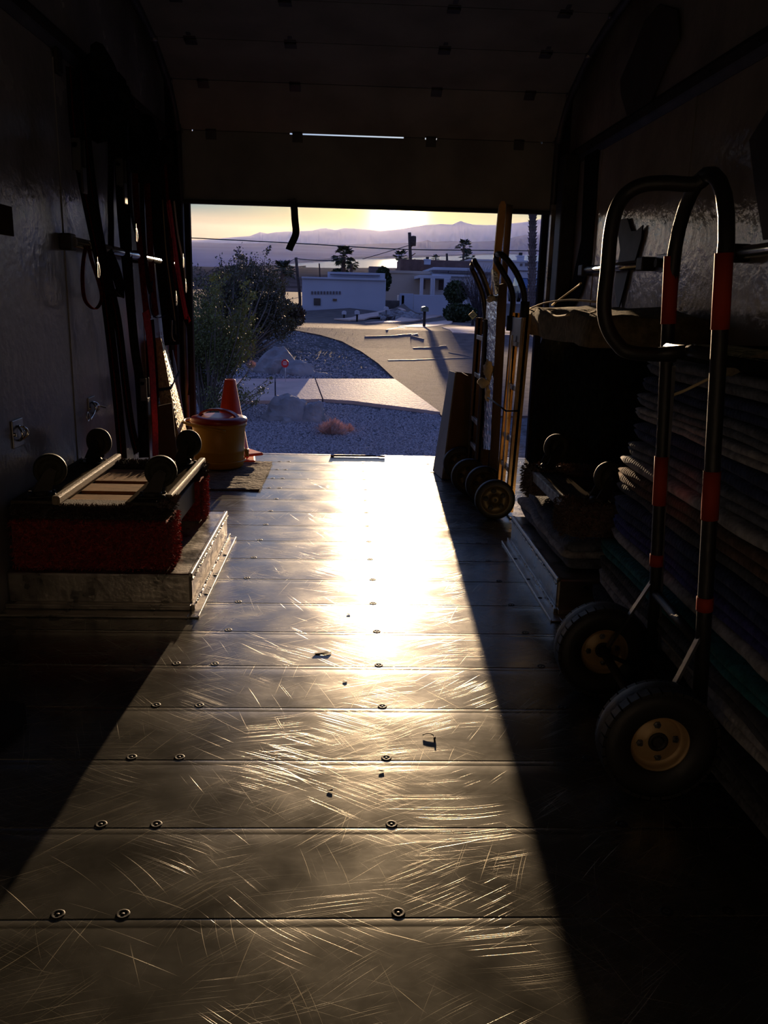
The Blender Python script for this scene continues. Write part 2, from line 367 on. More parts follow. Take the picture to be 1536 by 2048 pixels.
# ------------------------------------------------------------------ roll-up door, part open
door = tag(bpy.data.objects.new('door_1', None), kind='structure'); COL.objects.link(door)
pz = [(YD-.035, 1.512), (YD-.040, 1.905), (YD-.30, 2.115), (YD-.66, 2.225), (YD-1.04, 2.30), (YD-1.43, 2.345), (YD-1.83, 2.37), (YD-2.24, 2.385), (YD-2.65, 2.395), (YD-3.06, 2.40), (YD-3.47, 2.405), (YD-3.88, 2.41)]
x0, x1 = -1.0, 1.20
for i in range(len(pz)-1):
    (ya, za), (yb, zb) = pz[i], pz[i+1]; d = Vector((0, yb-ya, zb-za)); ln = d.length; d.normalize(); n_ = Vector((0, -d.z, d.y)) if False else Vector((0, -d.z, d.y))
    inn = Vector((0, -abs(d.z) if i < 1 else -d.z*1.0, d.y*1.0))
    if inn.z > 0: inn = -inn
    M = Matrix(((1, 0, 0, 0), (0, d.y, -inn.y, ya), (0, d.z, -inn.z, za), (0, 0, 0, 1)))
    gap = .0035
    top = ln-gap
    b = B()
    # upper edge of the first panel is notched where daylight leaks in
    if i == 0:
        segs = [(x0, -.93, top), (-.93, -.925, top-.004), (-.925, -.365, top), (-.365, .30, top-.004), (.30, .425, top), (.425, .45, top-.006), (.45, .468, top), (.468, .495, top-.006), (.495, 1.108, top), (1.108, 1.12, top-.006), (1.12, x1, top)]
        for a, c, t in segs: b.box((a, 0, 0), (c, t, .022), M)
    else:
        b.box((x0, gap*.5 if i > 1 else 0.0, 0), (x1, top, .022), M)
    pn = b.build('door_panel', m_door, door)
    for hx in (-.32, .46, -.82, .98):
        h = B().box((hx-.03, ln-.05, -.006), (hx+.03, ln+.02, 0), M, bev=.002).tube([M @ Vector((hx-.03, ln, -.008)), M @ Vector((hx+.03, ln, -.008))], .006, 6)
        h.box((hx-.012, ln+.03, -.006), (hx+.012, ln+.075, 0), M, bev=.002)
        h.build('hinge', m_track, pn)
    if i:
        for hx in (x0, x1): B().tube([M @ Vector((hx-.02, .0, -.01)), M @ Vector((hx+.02, .0, -.01))], .012, 8).build('roller', m_steel, pn)
B().box((x0, YD-.060, 1.500), (x1, YD-.010, 1.520), bev=.004).build('bottom_seal', m_rub, door)
# thin seal lips that keep the joint between panels 0 and 1 dark except in the notches
b = B()
for a, c in ((x0, -.93), (-.925, -.365), (.30, .425), (.45, .468), (.495, 1.108), (1.12, x1)): b.box((a, YD-.036, 1.895), (c, YD-.030, 1.925))
b.build('joint_seal', m_rub, door)
# pull strap hanging from the door
p = [at(583, 400, y=5.33), at(588, 412, y=5.33), at(590, 440, y=5.32), at(592, 465, y=5.31), at(587, 480, y=5.30), at(582, 490, y=5.29), at(578, 500, y=5.28)]
ps = thing('pull_strap', 'black webbing pull strap hanging from the bottom edge of the roll-up door', 'strap', p[0])
B().ribbon(smoothpath(p, 3), .042, (1, 0, 0), .003).build('webbing', m_rub, ps).matrix_parent_inverse = Matrix.Translation(-p[0])
B().tube([p[0]+Vector((-.025, 0, .0)), p[0]+Vector((.025, 0, 0))], .005, 8).build('anchor', m_track, ps).matrix_parent_inverse = Matrix.Translation(-p[0])

def place(root, *objs):
    """objects built in world coordinates become parts of root"""
    inv = (Matrix.Translation(root.location) @ root.rotation_euler.to_matrix().to_4x4()).inverted()
    for o in objs: o.parent = root; o.matrix_parent_inverse = inv
    return objs[0] if objs else None

# ------------------------------------------------------------------ wheel boxes
def wheel_box(name, xw, xi, label, sg):
    """xw wall side, xi inner side, sg +1 if the inner side looks to +x"""
    y0, y1, h = 2.62, 3.44, .118
    t = thing(name, label, 'wheel box', ((xw+xi)/2, (y0+y1)/2, 0))
    lo, hi = min(xw, xi), max(xw, xi)
    place(t, B().box((lo, y0, .002), (hi, y1, h), bev=.008).build('cover', m_alu))
    f = B(); xo = xi+sg*.036
    def bar(a, c, z0, z1, ya, yb): f.box((min(a, c), ya, z0), (max(a, c), yb, z1), bev=.0015)
    bar(xi, xo, .0005, .005, y0-.085, y1+.01); bar(xi, xi+sg*.012, .004, .022, y0-.02, y1+.01); bar(xo-sg*.004, xo, .004, .009, y0-.085, y1+.01)
    place(t, f.build('side_flange', m_alu))
    g = B(); g.box((lo, y0-.085, .0005), (hi, y0, .005), bev=.0015).box((lo, y0-.088, .004), (hi, y0-.083, .009)).box((lo, y0-.03, .005), (hi, y0, .022), bev=.003)
    place(t, g.build('front_flange', m_alu))
    c = B(); c.box((min(xi-sg*.012, xi+sg*.003), y0, h-.012), (max(xi-sg*.012, xi+sg*.003), y1, h+.003), bev=.004)
    place(t, c.build('edge_angle', m_alu))
    for (xx, zz, r) in ((xi+sg*.002, h-.018, .0035), (xi+sg*.012, .022, .003)):
        pts = []; rs = []
        y = y0
        while y < y1: pts.append((xx+R.uniform(-.001, .001), y, zz+R.uniform(-.0015, .0015))); rs.append(r*R.uniform(.6, 1.3)); y += .006
        place(t, B().tube(pts, rs, 6).build('weld_seam', m_weld))
    for yy in (2.75, 2.95, 3.2): place(t, B().lathe([(.0001, .0015), (.006, .0015), (.009, 0)], MX((xi+sg*.024, yy, .005)), 10).build('screw', m_screw))
    return t
wheel_box('wheel_box', WL, -.495, 'aluminium wheel box along the left wall under the red carpeted dollies', 1)
wheel_box('wheel_box', WR, .695, 'aluminium wheel box along the right wall under the folded grey blankets', -1)

# ------------------------------------------------------------------ furniture dollies
def caster(x, y, z, ang, parent, wr_=.052):
    """upside-down swivel caster standing on z"""
    M = MX((x, y, z), 0, 0, ang)
    c = B().box((-.045, -.035, 0), (.045, .035, .006), M, bev=.002)
    for sx in (-.036, .036):
        for sy in (-.026, .026): c.lathe([(.0001, .012), (.006, .012), (.006, .005)], M @ MX((sx, sy, 0)), 6)
    c.lathe([(.03, .006), (.032, .014), (.024, .022), (.0001, .024)], M, 14)
    place(parent, c.build('caster_plate', m_rust)); pl = parent.children[-1]
    off = .03
    f = B()
    for sy in (-1, 1):
        poly = [(-.025, .02), (.03, .02), (off+.018, .085), (off, .096), (off-.018, .085)]
        f.prism([(a, c2) for a, c2 in poly], .004, M @ Matrix.Translation((0, sy*.022+.002, 0)) @ Matrix.Rotation(PI/2, 4, 'X'))
    f.tube([M @ Vector((off, -.03, .085)), M @ Vector((off, .03, .085))], .006, 8)
    place(parent, f.build('caster_fork', m_rust))
    w = B().lathe([(.0001, -.014), (.018, -.016), (.02, -.010), (.036, -.010), (.038, -.014), (wr_-.003, -.016), (wr_, -.010), (wr_, .010), (wr_-.003, .016), (.038, .014), (.036, .010), (.02, .010), (.018, .016), (.0001, .014)], M @ Matrix.Translation((off, 0, .085)) @ Matrix.Rotation(PI/2, 4, 'X'), 28)
    place(parent, w.build('caster_wheel', m_caster))
def fuzz(b, lo, hi, n, nrm, ln=.008, dz=0):
    """short carpet tufts standing on the box lo..hi"""
    nrm = Vector(nrm)
    for _ in range(n):
        p = Vector([R.uniform(lo[i], hi[i]) for i in range(3)]); d = (nrm+Vector((R.uniform(-.7, .7), R.uniform(-.7, .7), R.uniform(-.9, .3)))).normalized()*ln*R.uniform(.6, 1.5)
        q = d.cross(Vector((R.random(), R.random(), R.random()))).normalized()*.0022
        b.add([p-q, p+q, p+d+q*.5, p+d-q*.5], [(0, 1, 2, 3)])
def shag(name, parent, lo, hi, m, sides, dens=26000, ln=.008, bev=.012):
    b = B().box(lo, hi, bev=bev)
    (x0, y0, z0), (x1, y1, z1) = lo, hi
    F_ = {'-y': ((x0, y0, z0), (x1, y0, z1), (0, -1, 0)), '+y': ((x0, y1, z0), (x1, y1, z1), (0, 1, 0)), '+x': ((x1, y0, z0), (x1, y1, z1), (1, 0, 0)), '-x': ((x0, y0, z0), (x0, y1, z1), (-1, 0, 0)), '+z': ((x0, y0, z1), (x1, y1, z1), (0, 0, 1))}
    for s_ in sides:
        a, c, n = F_[s_]; e = sorted([abs(c[i]-a[i]) for i in range(3)])[1:]
        fuzz(b, a, c, int(e[0]*e[1]*dens), n, ln)
    o = b.build(name, m); place(parent, o); return o
X0, X1, Y0, Y1 = -1.065, -.582, 2.645, 3.40
t = thing('furniture_dolly', 'lower dolly with long red carpet wrapped over both ends, on the left wheel box', 'dolly', ((X0+X1)/2, 3.0, .12), 'carpeted furniture dollies')
shag('carpet_end', t, (X0, Y0, .122), (X1+.012, Y0+.17, .285), m_carpR, ('-y', '+x'), dens=60000, ln=.011)
shag('carpet_end', t, (X0, Y1-.15, .122), (X1+.012, Y1, .285), m_carpR, ('+x',), dens=60000, ln=.012)
for xx in (X0+.05, X1-.06): place(t, B().box((xx, Y0+.12, .20), (xx+.05, Y1-.10, .285), bev=.004).build('side_rail', m_grey))
for yy in (2.78, 3.27): place(t, B().box((X0+.06, yy, .15), (X1-.02, yy+.09, .20), bev=.003).build('cross_board', m_wood))
t = thing('furniture_dolly', 'upper dolly turned wheels up, dark carpet on its ends and four olive casters', 'dolly', ((X0+X1)/2, 3.0, .29), 'carpeted furniture dollies')
shag('carpet_end', t, (X0-.0, Y0-.006, .288), (X1+.016, Y0+.10, .332), m_carpK, ('-y', '+x'), ln=.012)
shag('carpet_end', t, (X0-.0, Y1-.10, .288), (X1+.016, Y1+.006, .332), m_carpK, ('+x', '+y', '+z'), ln=.012)
place(t, B().box((X0, Y0+.02, .322), (X0+.155, Y1-.02, .342), bev=.003).build('side_plank', m_planks))
place(t, B().box((X1-.125, Y0+.02, .322), (X1, Y1-.02, .342), bev=.003).build('side_plank', m_planks))
place(t, B().box((X0+.135, Y0+.0, .333), (X0+.160, Y1-.0, .362), bev=.006).build('edge_rail', m_pale))
place(t, B().box((X1-.012, Y0+.09, .326), (X1+.012, Y1-.0, .352), bev=.006).build('edge_rail', m_pale))
for yy, ww in ((Y0+.015, .17), (Y0+.235, .12), (Y0+.40, .21)): place(t, B().box((X0+.155, yy, .315), (X1-.125, yy+ww, .327), bev=.002).build('deck_board', m_wood))
b = B()
for yy in (Y0+.004, Y1-.004): fuzz(b, (X0+.16, yy-.006, .325), (X1-.10, yy+.006, .330), 700, (0, 0, 1), .010)
fuzz(b, (X1-.02, Y0, .325), (X1+.022, Y0+.14, .335), 900, (.5, 0, 1), .014)
o = place(t, b.build('carpet_fringe', m_carpB)); tag(o, kind='stuff')
for x, y, a in ((X0+.075, Y0+.09, .35), (X0+.08, Y1-.10, -.45), (X1-.055, Y0+.10, .15), (X1-.06, Y1-.09, -.5)): caster(x, y, .342, a, t)

# right dolly
XA, XB = .725, 1.20
t = thing('furniture_dolly', 'brown carpet-ended dolly wheels up on blankets over the right wheel box', 'dolly', (.96, 3.05, .27), 'carpeted furniture dollies')
shag('carpet_end', t, (XA-.012, 2.63, .25), (XB, 2.80, .352), m_carpB, ('-y', '-x', '+z'), ln=.010, bev=.03)
shag('carpet_end', t, (XA-.012, 3.22, .25), (XB, 3.38, .352), m_carpB, ('-x', '+z'), ln=.010, bev=.03)
m_scuf = mat('scuffed_white_paint', (.03, .035, .04), .5, var=.1, vs=38, col2=(.42, .45, .5))
o = place(t, B().box((XA, 2.76, .312), (XA+.024, 3.25, .352), bev=.004).build('side_plank', m_scuf)); o['label'] = 'scuffed white side plank'
place(t, B().box((XA+.024, 2.7, .33), (XA+.12, 3.34, .35), bev=.003).build('deck_board', m_planks))
place(t, B().box((XB-.12, 2.7, .33), (XB, 3.34, .35), bev=.003).build('deck_board', m_planks))
for yy in (2.82, 3.08): place(t, B().box((XA+.12, yy, .32), (XB-.12, yy+.15, .335), bev=.003).build('deck_board', m_planks))
for x, y, a in ((.84, 2.73, .3), (.80, 3.30, .4), (1.12, 2.75, 0), (1.12, 3.3, .3)): caster(x, y, .352, a, t)

# ------------------------------------------------------------------ water cooler on its mat
mt = B(); nx, ny = 26, 34; vs = []; fs = []
xa, xb, ya, yb = -.86, -.452, 4.335, 5.10
for i in range(nx+1):
    for j in range(ny+1):
        x = xa+(xb-xa)*i/nx; y = ya+(yb-ya)*j/ny
        rib = .003*(1 if (j % 3 == 0) else 0)*(1 if i < nx-4 else 0)+.003*(1 if i in (nx-4,) else 0)
        vs.append((x+.004*noise.noise(Vector((y*14, x*3, 0))), y+.004*noise.noise(Vector((x*14, 3, y))), .011-rib+.004*noise.noise(Vector((x*9, y*9, 0)))))
for i in range(nx):
    for j in range(ny): fs.append((i*(ny+1)+j, (i+1)*(ny+1)+j, (i+1)*(ny+1)+j+1, i*(ny+1)+j+1))
n0 = len(vs); vs += [(xa, ya, .001), (xb, ya, .001), (xb, yb, .001), (xa, yb, .001)]
mt.add(vs, fs, True).box((xa+.002, ya+.002, .0005), (xb-.004, yb-.004, .009))
tag(mt.build('floor_mat', m_matb, loc=(-.65, 4.7, 0)), 'frayed brown ribbed mat on the floor under the yellow cooler', 'mat')

cx, cy, cz = -.745, 4.92, .014
t = thing('drink_cooler', 'round yellow water cooler with a red lid and rope handle beside the left jamb', 'cooler', (cx, cy, cz))
M = MX((cx, cy, cz))
place(t, B().lathe([(.0001, 0), (.128, 0), (.138, .008), (.142, .05), (.144, .09), (.147, .094), (.147, .104), (.144, .108), (.150, .225), (.152, .232), (.158, .240), (.158, .258), (.150, .262), (.0001, .262)], M, 40).build('body', m_yel))
lid = place(t, B().lathe([(.158, .258), (.163, .262), (.163, .276), (.157, .286), (.13, .294), (.06, .290), (.0001, .288)], M, 40).build('lid', m_redp))
lh = [M @ Vector((math.cos(.35)*s_*.12, -math.sin(.35)*s_*.12, .290+.040*(1-(s_)**2)**.7 if abs(s_) < 1 else .288)) for s_ in [i/8 for i in range(-8, 9)]]
bb = B().ribbon(lh, .036, (math.sin(.35), math.cos(.35), 0), .012)
o = bb.build('lid_handle', m_redp); o.parent = lid
# bail handle swung level around the left side
hp = []
for i in range(15):
    a = PI*.62+PI*.78*i/14
    hp.append(M @ Vector((math.cos(a)*.20, math.sin(a)*.17, .250+.012*math.sin(PI*i/14))))
hp = [M @ Vector((.02, .158, .235))]+hp+[M @ Vector((.06, -.158, .225))]
place(t, B().tube(smoothpath(hp, 2), .009, 8).build('bail_handle', m_yel))
sp = B().lathe([(.0001, .0), (.016, .0), (.018, .012), (.010, .02), (.0001, .022)], M @ MX((.146, .02, .085), 0, PI/2), 12).box((.148, .008, .055), (.168, .028, .085), M, bev=.004)
place(t, sp.build('spigot', m_yel))
place(t, B().lathe([(.152, .036), (.154, .04), (.150, .046)], M, 32).build('base_ring', m_yel))

# traffic cones, one nested over the other
def cone(x, y, z, rz, label):
    t = thing('traffic_cone', label, 'traffic cone', (x, y, z), 'nested orange cones')
    t.rotation_euler = (0, 0, rz)
    B().box((-.145, -.145, 0), (.145, .145, .018), bev=.008).build('base', m_orange, t)
    B().lathe([(.112, .016), (.110, .03), (.104, .034), (.033, .450), (.030, .456), (.024, .456), (.024, .44)], None, 28).build('cone_body', m_orange, t)
    return t
cone(-.715, 5.20, .002, .12, 'bottom orange traffic cone, only its base corner showing right of the cooler')
cone(-.715, 5.20, .034, .62, 'upper orange traffic cone standing behind the yellow cooler lid')

# ------------------------------------------------------------------ left wall gear
m_webK = mat('black_webbing', (.018, .017, .017), .7, spec=0, var=.4, vs=60, bump=.3, bs=200)
m_webR = mat('red_webbing', (.40, .018, .012), .5, spec=.08, var=.3, vs=60, bump=.3, bs=200)
m_webD = mat('dark_red_webbing', (.10, .014, .010), .65, spec=0, var=.4, vs=60, bump=.3, bs=200)
m_webN = mat('navy_webbing', (.03, .035, .06), .7, spec=0, var=.4, vs=60)
m_webY = mat('tan_cord', (.30, .20, .08), .6, var=.3)
# chrome rail
t = thing('tie_rail', 'round chrome tie rail across the left wall behind the hanging straps', 'rail', (WL+.03, 4.6, 1.17))
pa, pb = at(145, 484, x=WL+.04), at(366, 532, x=WL+.04)
place(t, B().tube([pa, pb], .020, 14).build('tube', m_chrome))
for u in (.0, .5, 1.0):
    c = pa.lerp(pb, u); place(t, B().box((WL, c.y-.035, c.z-.03), (WL+.045, c.y+.035, c.z+.03), bev=.006).build('bracket', m_rust))
def strap(label, pts, w, m, x=-1.02, name='ratchet_strap', edge=None, ratchet=None, hook=None, twist=(.45, .9, 0), ex=0, group='straps on the left wall'):
    P = []
    for i, q in enumerate(pts):
        xx = q[2] if len(q) > 2 else x
        P.append(at(q[0], q[1], x=xx))
    t = thing(name, label, 'strap', P[0], group)
    sp_ = smoothpath(P, 5)
    place(t, B().ribbon(sp_, w, twist, .003).build('webbing', m))
    if edge:
        e = [p+Vector((.002, -w/2*.9, 0)) for p in sp_]
        o = place(t, B().tube(e, .003, 5).build('edge_stitching', edge))
    if ratchet:
        for (px, py) in ratchet:
            c = at(px, py, x=x+.02); g = B()
            for s_ in (-1, 1): g.box((c.x-.012, c.y+s_*.028-.002, c.z-.055), (c.x+.02, c.y+s_*.028+.002, c.z+.055), bev=.003)
            g.tube([(c.x, c.y-.03, c.z+.03), (c.x, c.y+.03, c.z+.03)], .010, 8).tube([(c.x+.012, c.y-.035, c.z-.045), (c.x+.012, c.y+.035, c.z-.045)], .007, 8)
            place(t, g.build('ratchet', m_track))
            place(t, B().box((c.x+.012, c.y-.026, c.z-.13), (c.x+.022, c.y+.026, c.z-.04), bev=.004).build('ratchet_handle', m_rust))
    if hook:
        for (px, py) in hook:
            c = at(px, py, x=x+.01); hp = [c+Vector((0, math.sin(a)*.022, -math.cos(a)*.03)) for a in [i*.45-.4 for i in range(11)]]
            place(t, B().tube([c+Vector((0, 0, .05))]+hp, .0035, 6).build('hook', m_track))
    return t
strap('nearest long black strap with a red edge, hanging from the upper rail to the dolly', [(143, 135), (150, 250), (163, 340), (185, 450), (205, 550), (222, 680), (235, 800), (245, 918)], .044, m_webK, -1.00, twist=(.7, .7, 0), edge=m_webD, ratchet=[(155, 310)])
strap('second long black strap, thin, ending above the far caster of the dolly', [(163, 140), (176, 300), (192, 430), (212, 540), (235, 640), (250, 760), (262, 850), (275, 905)], .040, m_webK, -1.02, twist=(.6, .8, 0), edge=m_webD)
strap('brown rubber loop hung over the near end of the chrome rail', [(172, 492), (167, 520), (165, 560), (170, 600), (188, 618), (200, 608), (203, 590), (196, 560), (183, 520), (177, 492)], .014, m_webD, -1.00, name='rubber_loop', twist=(1, 0, 0))
strap('wide folded black strap looped low over the chrome rail', [(208, 505), (214, 560), (222, 588), (236, 592), (240, 575), (230, 540), (214, 505)], .05, m_webK, -1.00, hook=[(195, 540)])
strap('twisted black spindle-shaped strap between the long straps and the ratchets', [(220, 210), (222, 330), (221, 400), (222, 440), (222, 480), (222, 520)], .034, m_webK, -1.03)
strap('pale-edged navy strap with a dangling ratchet, left of the dark red strap', [(232, 215), (238, 320), (243, 420), (253, 530), (262, 620), (270, 700), (281, 770), (288, 840), (290, 915)], .045, m_webK, -1.02, twist=(.7, .7, 0), ratchet=[(240, 345), (288, 778)])
strap('thin navy cord hanging straight beside the ratchet strap', [(228, 215), (236, 360), (250, 480), (262, 560), (270, 625)], .012, m_webN, -1.03, name='cord')
strap('short cord with a steel hook in front of the chrome rail', [(255, 240), (258, 340), (264, 430), (275, 475)], .014, m_webN, -1.00, name='cord', hook=[(272, 470)])
strap('dark red strap under the bright red one, ending mid wall', [(268, 290), (272, 400), (280, 500), (290, 600), (297, 640)], .04, m_webD, -1.02)
strap('bright red strap running from mid wall down behind the dolly caster', [(291, 622), (297, 660), (303, 720), (307, 790), (310, 850), (311, 912)], .045, m_webR, -.99, hook=[(318, 815)])
strap('dull red strap between the red strap and the black bundle', [(290, 300), (297, 420), (302, 520), (308, 600), (312, 632)], .045, m_webD, -1.03)
strap('narrow black strap crossing the rail left of the black bundle', [(282, 260), (284, 400), (288, 500), (296, 560), (302, 585)], .03, m_webK, -1.01)
strap('thick bundle of black straps near the far end of the chrome rail', [(308, 280), (316, 400), (322, 480), (330, 560), (338, 630), (344, 690)], .085, m_webK, -1.015, twist=(1, .4, 0), hook=[(345, 610)])
strap('coiled black strap end with steel clip beside the white notice', [(326, 400), (333, 500), (343, 580), (351, 640), (352, 680), (345, 672), (345, 640)], .05, m_webK, -.985, edge=m_webY, hook=[(352, 600)])
strap('bright red strap catching the sun next to the left jamb', [(336, 402), (342, 440), (350, 500), (358, 555), (366, 600), (372, 630), (378, 646)], [.05, .05, .05, .05, .05, .05, .05]*5 if False else .034, m_webR, -.985, edge=m_webR)
strap('golden chain and clip hanging at the far end beside the jamb', [(348, 402), (356, 470), (366, 520), (370, 550), (371, 585)], .012, m_webY, -.975, name='chain_strap', hook=[(371, 575), (366, 525)])
strap('thin dark loop of cord hanging below the rail over the white notice', [(305, 560), (300, 600), (306, 630), (320, 635), (338, 622), (345, 590), (346, 540)], .008, m_webN, -1.03, name='cord')
strap('dark webbing strap low between ratchet and red strap', [(262, 610), (268, 680), (276, 760), (281, 840), (284, 915)], .04, m_webK, -1.04, twist=(.5, .8, 0))
strap('thin brown strap hanging behind the leaning ramp plate', [(352, 690), (350, 730), (346, 780)], .02, m_webD, -1.03)
strap('wide black strap hanging straight behind the navy strap across the chrome rail', [(246, 250), (250, 360), (254, 450), (258, 540), (262, 600)], .04, m_webK, -1.035, twist=(.7, .7, 0))
strap('dark red strap with frayed end just right of the thick black bundle', [(322, 300), (330, 400), (336, 480), (343, 560), (346, 600)], .05, m_webD, -1.01, twist=(.8, .6, 0))
strap('black strap folded double at the far end of the chrome rail', [(344, 330), (350, 420), (357, 520), (364, 620), (368, 700), (370, 790)], .07, m_webK, -1.01, twist=(1, .2, 0))
strap('long black strap hanging from the rail behind the bright red lower strap', [(300, 640), (306, 720), (311, 800), (316, 900)], .05, m_webK, -1.03, twist=(.6, .8, 0))
# bundle of webbing thrown over the upper rail
for (lab, pts) in (('dark bundle of webbing piled over the upper rail above the near straps', [(190, 120), (205, 150), (225, 165), (235, 180), (225, 210), (205, 230), (195, 260), (205, 215), (180, 180), (215, 190)]),
                   ('long clump of dark straps hung from the upper rail above the chrome rail', [(232, 190), (255, 220), (270, 270), (258, 320), (280, 300), (292, 250), (300, 300), (285, 350), (310, 330), (322, 290)])):
    P = [at(a, c, x=-1.0-.02*(i % 3)) for i, (a, c) in enumerate(pts)]
    b = B().tube(smoothpath(P, 5), [.045*(.7+.5*abs(math.sin(i*.7))) for i in range(len(smoothpath(P, 5)))], 8)
    b.tube(smoothpath([p+Vector((.02, R.uniform(-.05, .05), R.uniform(-.05, .03))) for p in P[::-1]], 5), .03, 7)
    tag(b.build('strap_bundle', m_webK, loc=P[0]), lab, 'strap bundle', 'straps on the left wall')
b = B().box((WL, at(110, 120, x=WL).y-.03, at(110, 120, x=WL).z-.05), (WL+.02, at(110, 120, x=WL).y+.03, at(110, 120, x=WL).z+.04), bev=.008)
tag(b.build('rail_clip', m_rust, loc=at(110, 120, x=WL)), 'small dark clip just under the upper rail, left of the straps', 'clip')

# D-rings
def d_ring(px, py, label, hang=0):
    c = at(px, py, x=WL+.004); t = thing('tie_ring', label, 'tie ring', c, 'recessed wall rings')
    place(t, B().box((WL+.0, c.y-.045, c.z-.045), (WL+.006, c.y+.045, c.z+.045), bev=.002).build('plate', m_steel))
    ringp = [c+Vector((.014+.01*math.cos(a*2), .024*math.cos(a)+hang*.0, .024*math.sin(a))) for a in [i*PI/7 for i in range(14)]]
    place(t, B().tube(ringp, .004, 6, close=True).build('ring', m_chrome))
    for s_ in (-1, 1): place(t, B().lathe([(.0001, .006), (.006, .005), (.007, 0)], MX((WL+.006, c.y+s_*.035, c.z), 0, PI/2), 8).build('bolt', m_chrome))
    return t, c
d_ring(36, 866, 'steel tie ring on its plate above the near left caster')
t, c = d_ring(184, 815, 'steel tie ring with a hook, further along the wall towards the straps')
place(t, B().tube([c+Vector((.02, -.12, -.02)), c+Vector((.02, -.09, -.035)), c+Vector((.02, -.05, -.02)), c+Vector((.02, 0, .01)), c+Vector((.03, .09, -.01))], .004, 6).build('hook', m_chrome))
place(t, B().tube([c+Vector((.02, -.13+.018*math.cos(a), -.02+.018*math.sin(a))) for a in [i*PI/5 for i in range(10)]], .003, 6, close=True).build('hook_eye', m_chrome))
# small brown plate and white notice
c = at(8, 440, x=WL); b = B().box((WL+.001, c.y-.09, c.z-.045), (WL+.006, c.y+.06, c.z+.045), bev=.002)
tag(b.build('wall_plate', mat('brown_plate', (.06, .04, .03), .6, spec=0), loc=c), 'small brown rectangular plate on the left wall at the picture edge', 'plate')
c0, c1 = at(299, 632, x=WL+.012), at(342, 690, x=WL+.012)
t = thing('wall_notice', 'white paper notice with faint lettering on the far left wall', 'sign', c0)
place(t, B().box((WL+.006, c0.y, c1.z), (WL+.010, c1.y, c0.z)).build('paper', mat('notice_paper', (.5, .5, .52), .5, var=.06)))
b = B()
for i in range(6):
    yy = c0.y+.16+i*.055; b.box((WL+.0101, yy, c1.z+.055), (WL+.0106, yy+.03, c1.z+.060)); b.box((WL+.0101, yy+.005, c1.z+.07), (WL+.0106, yy+.012, c1.z+.088))
    b.box((WL+.0101, yy+.02, c1.z+.07), (WL+.0106, yy+.026, c1.z+.088))
place(t, b.build('red_lettering', mat('faded_red_ink', (.3, .08, .07), .6)))
place(t, B().tube([(WL+.0115, c1.y-.09+.02*math.cos(a), c1.z+.08+.032*math.sin(a)) for a in [.7+i*.5 for i in range(11)]]+[(WL+.0115, c1.y-.085, c1.z+.075)], .003, 5).build('letter', m_rub))
# red-tinted reflector-like stain plates low on the wall
# leaning ramp plate with diamond tread, strapped to a thin panel
t = thing('loading_plate', 'long tread-patterned aluminium plate leaning on edge against the left wall', 'loading plate', (-1.0, 4.9, 0))
m_tread = mat('tread_aluminium', (.50, .40, .24), .42, .7, var=.25, vs=40, bump=1.4, bs=70)
a0, a1, b1, b0 = at(325, 676, y=4.62), at(345, 735, y=4.66), at(376, 905, y=4.80), at(368, 930, y=4.78)
lo_, hi_ = at(318, 700, y=4.62), at(356, 940, y=4.72)
def slab(pts, th, nrm):
    nrm = Vector(nrm).normalized()*th; n = len(pts); vs = [Vector(p) for p in pts]+[Vector(p)+nrm for p in pts]
    return B().add(vs, [tuple(range(n)), tuple(range(2*n-1, n-1, -1))]+[(i, (i+1) % n, n+(i+1) % n, n+i) for i in range(n)])
# face looking along +x (lit) and edge looking to the camera (dark)
topn, botn = at(322, 676, y=4.60), at(368, 930, y=4.66)
topf, botf = at(335, 700, y=4.95), at(378, 880, y=5.0)
dx = Vector((-.07, -.0, 0))
bb = B().add([topn, topf, botf, botn, topn+dx, topf+dx, botf+dx, botn+dx], [(0, 1, 2, 3), (4, 7, 6, 5), (0, 4, 5, 1), (3, 2, 6, 7), (0, 3, 7, 4), (1, 5, 6, 2)])
place(t, bb.build('plate', m_tread))
b = B()
for i in range(26):
    for j in range(5):
        u, v = (i+.5)/26, (j+.5)/5
        p = topn.lerp(topf, v).lerp(botn.lerp(botf, v), u)+Vector((.002, 0, 0)); q = Vector((0, .012, .008 if (i+j) % 2 else -.008))
        b.tube([p-q, p, p+q], [.001, .0035, .001], 5, cap=False)
        u2 = u; p = topn.lerp(botn, u)+Vector((-.014*(j+.4), -.002, 0)); q = Vector((.005 if (i+j) % 2 else -.005, 0, .010))
        b.tube([p-q, p, p+q], [.001, .003, .001], 5, cap=False)
place(t, tag(b.build('tread_lugs', m_tread), kind='stuff'))
m1, m2 = topn.lerp(botn, .38)+Vector((.006, -.006, 0)), topf.lerp(botf, .30)+Vector((.012, 0, 0))
place(t, B().ribbon([m1+Vector((-.10, 0, -.02)), m1, m2, m2+Vector((.005, .06, .03))], .014, (0, .2, 1), .004).build('tie_band', m_webN))
b = slab([at(345, 700, y=5.10), at(353, 735, y=5.12), at(374, 880, y=5.16), at(355, 900, y=5.1)], .01, (0, 1, 0))
tag(b.build('thin_panel', mat('grey_sheet', (.12, .14, .18), .35, .3), loc=at(355, 900, y=5.1)), 'thin grey sheet standing behind the leaning tread plate', 'panel')
b = slab([at(316, 812, y=4.3), at(344, 806, y=4.36), at(356, 938, y=4.42), at(318, 938, y=4.36)], .012, (0, 1, 0))
tag(b.build('cardboard_sheet', m_card, loc=at(320, 938, y=4.3)), 'tan cardboard sheet leaning on the wall behind the upper dolly', 'cardboard')

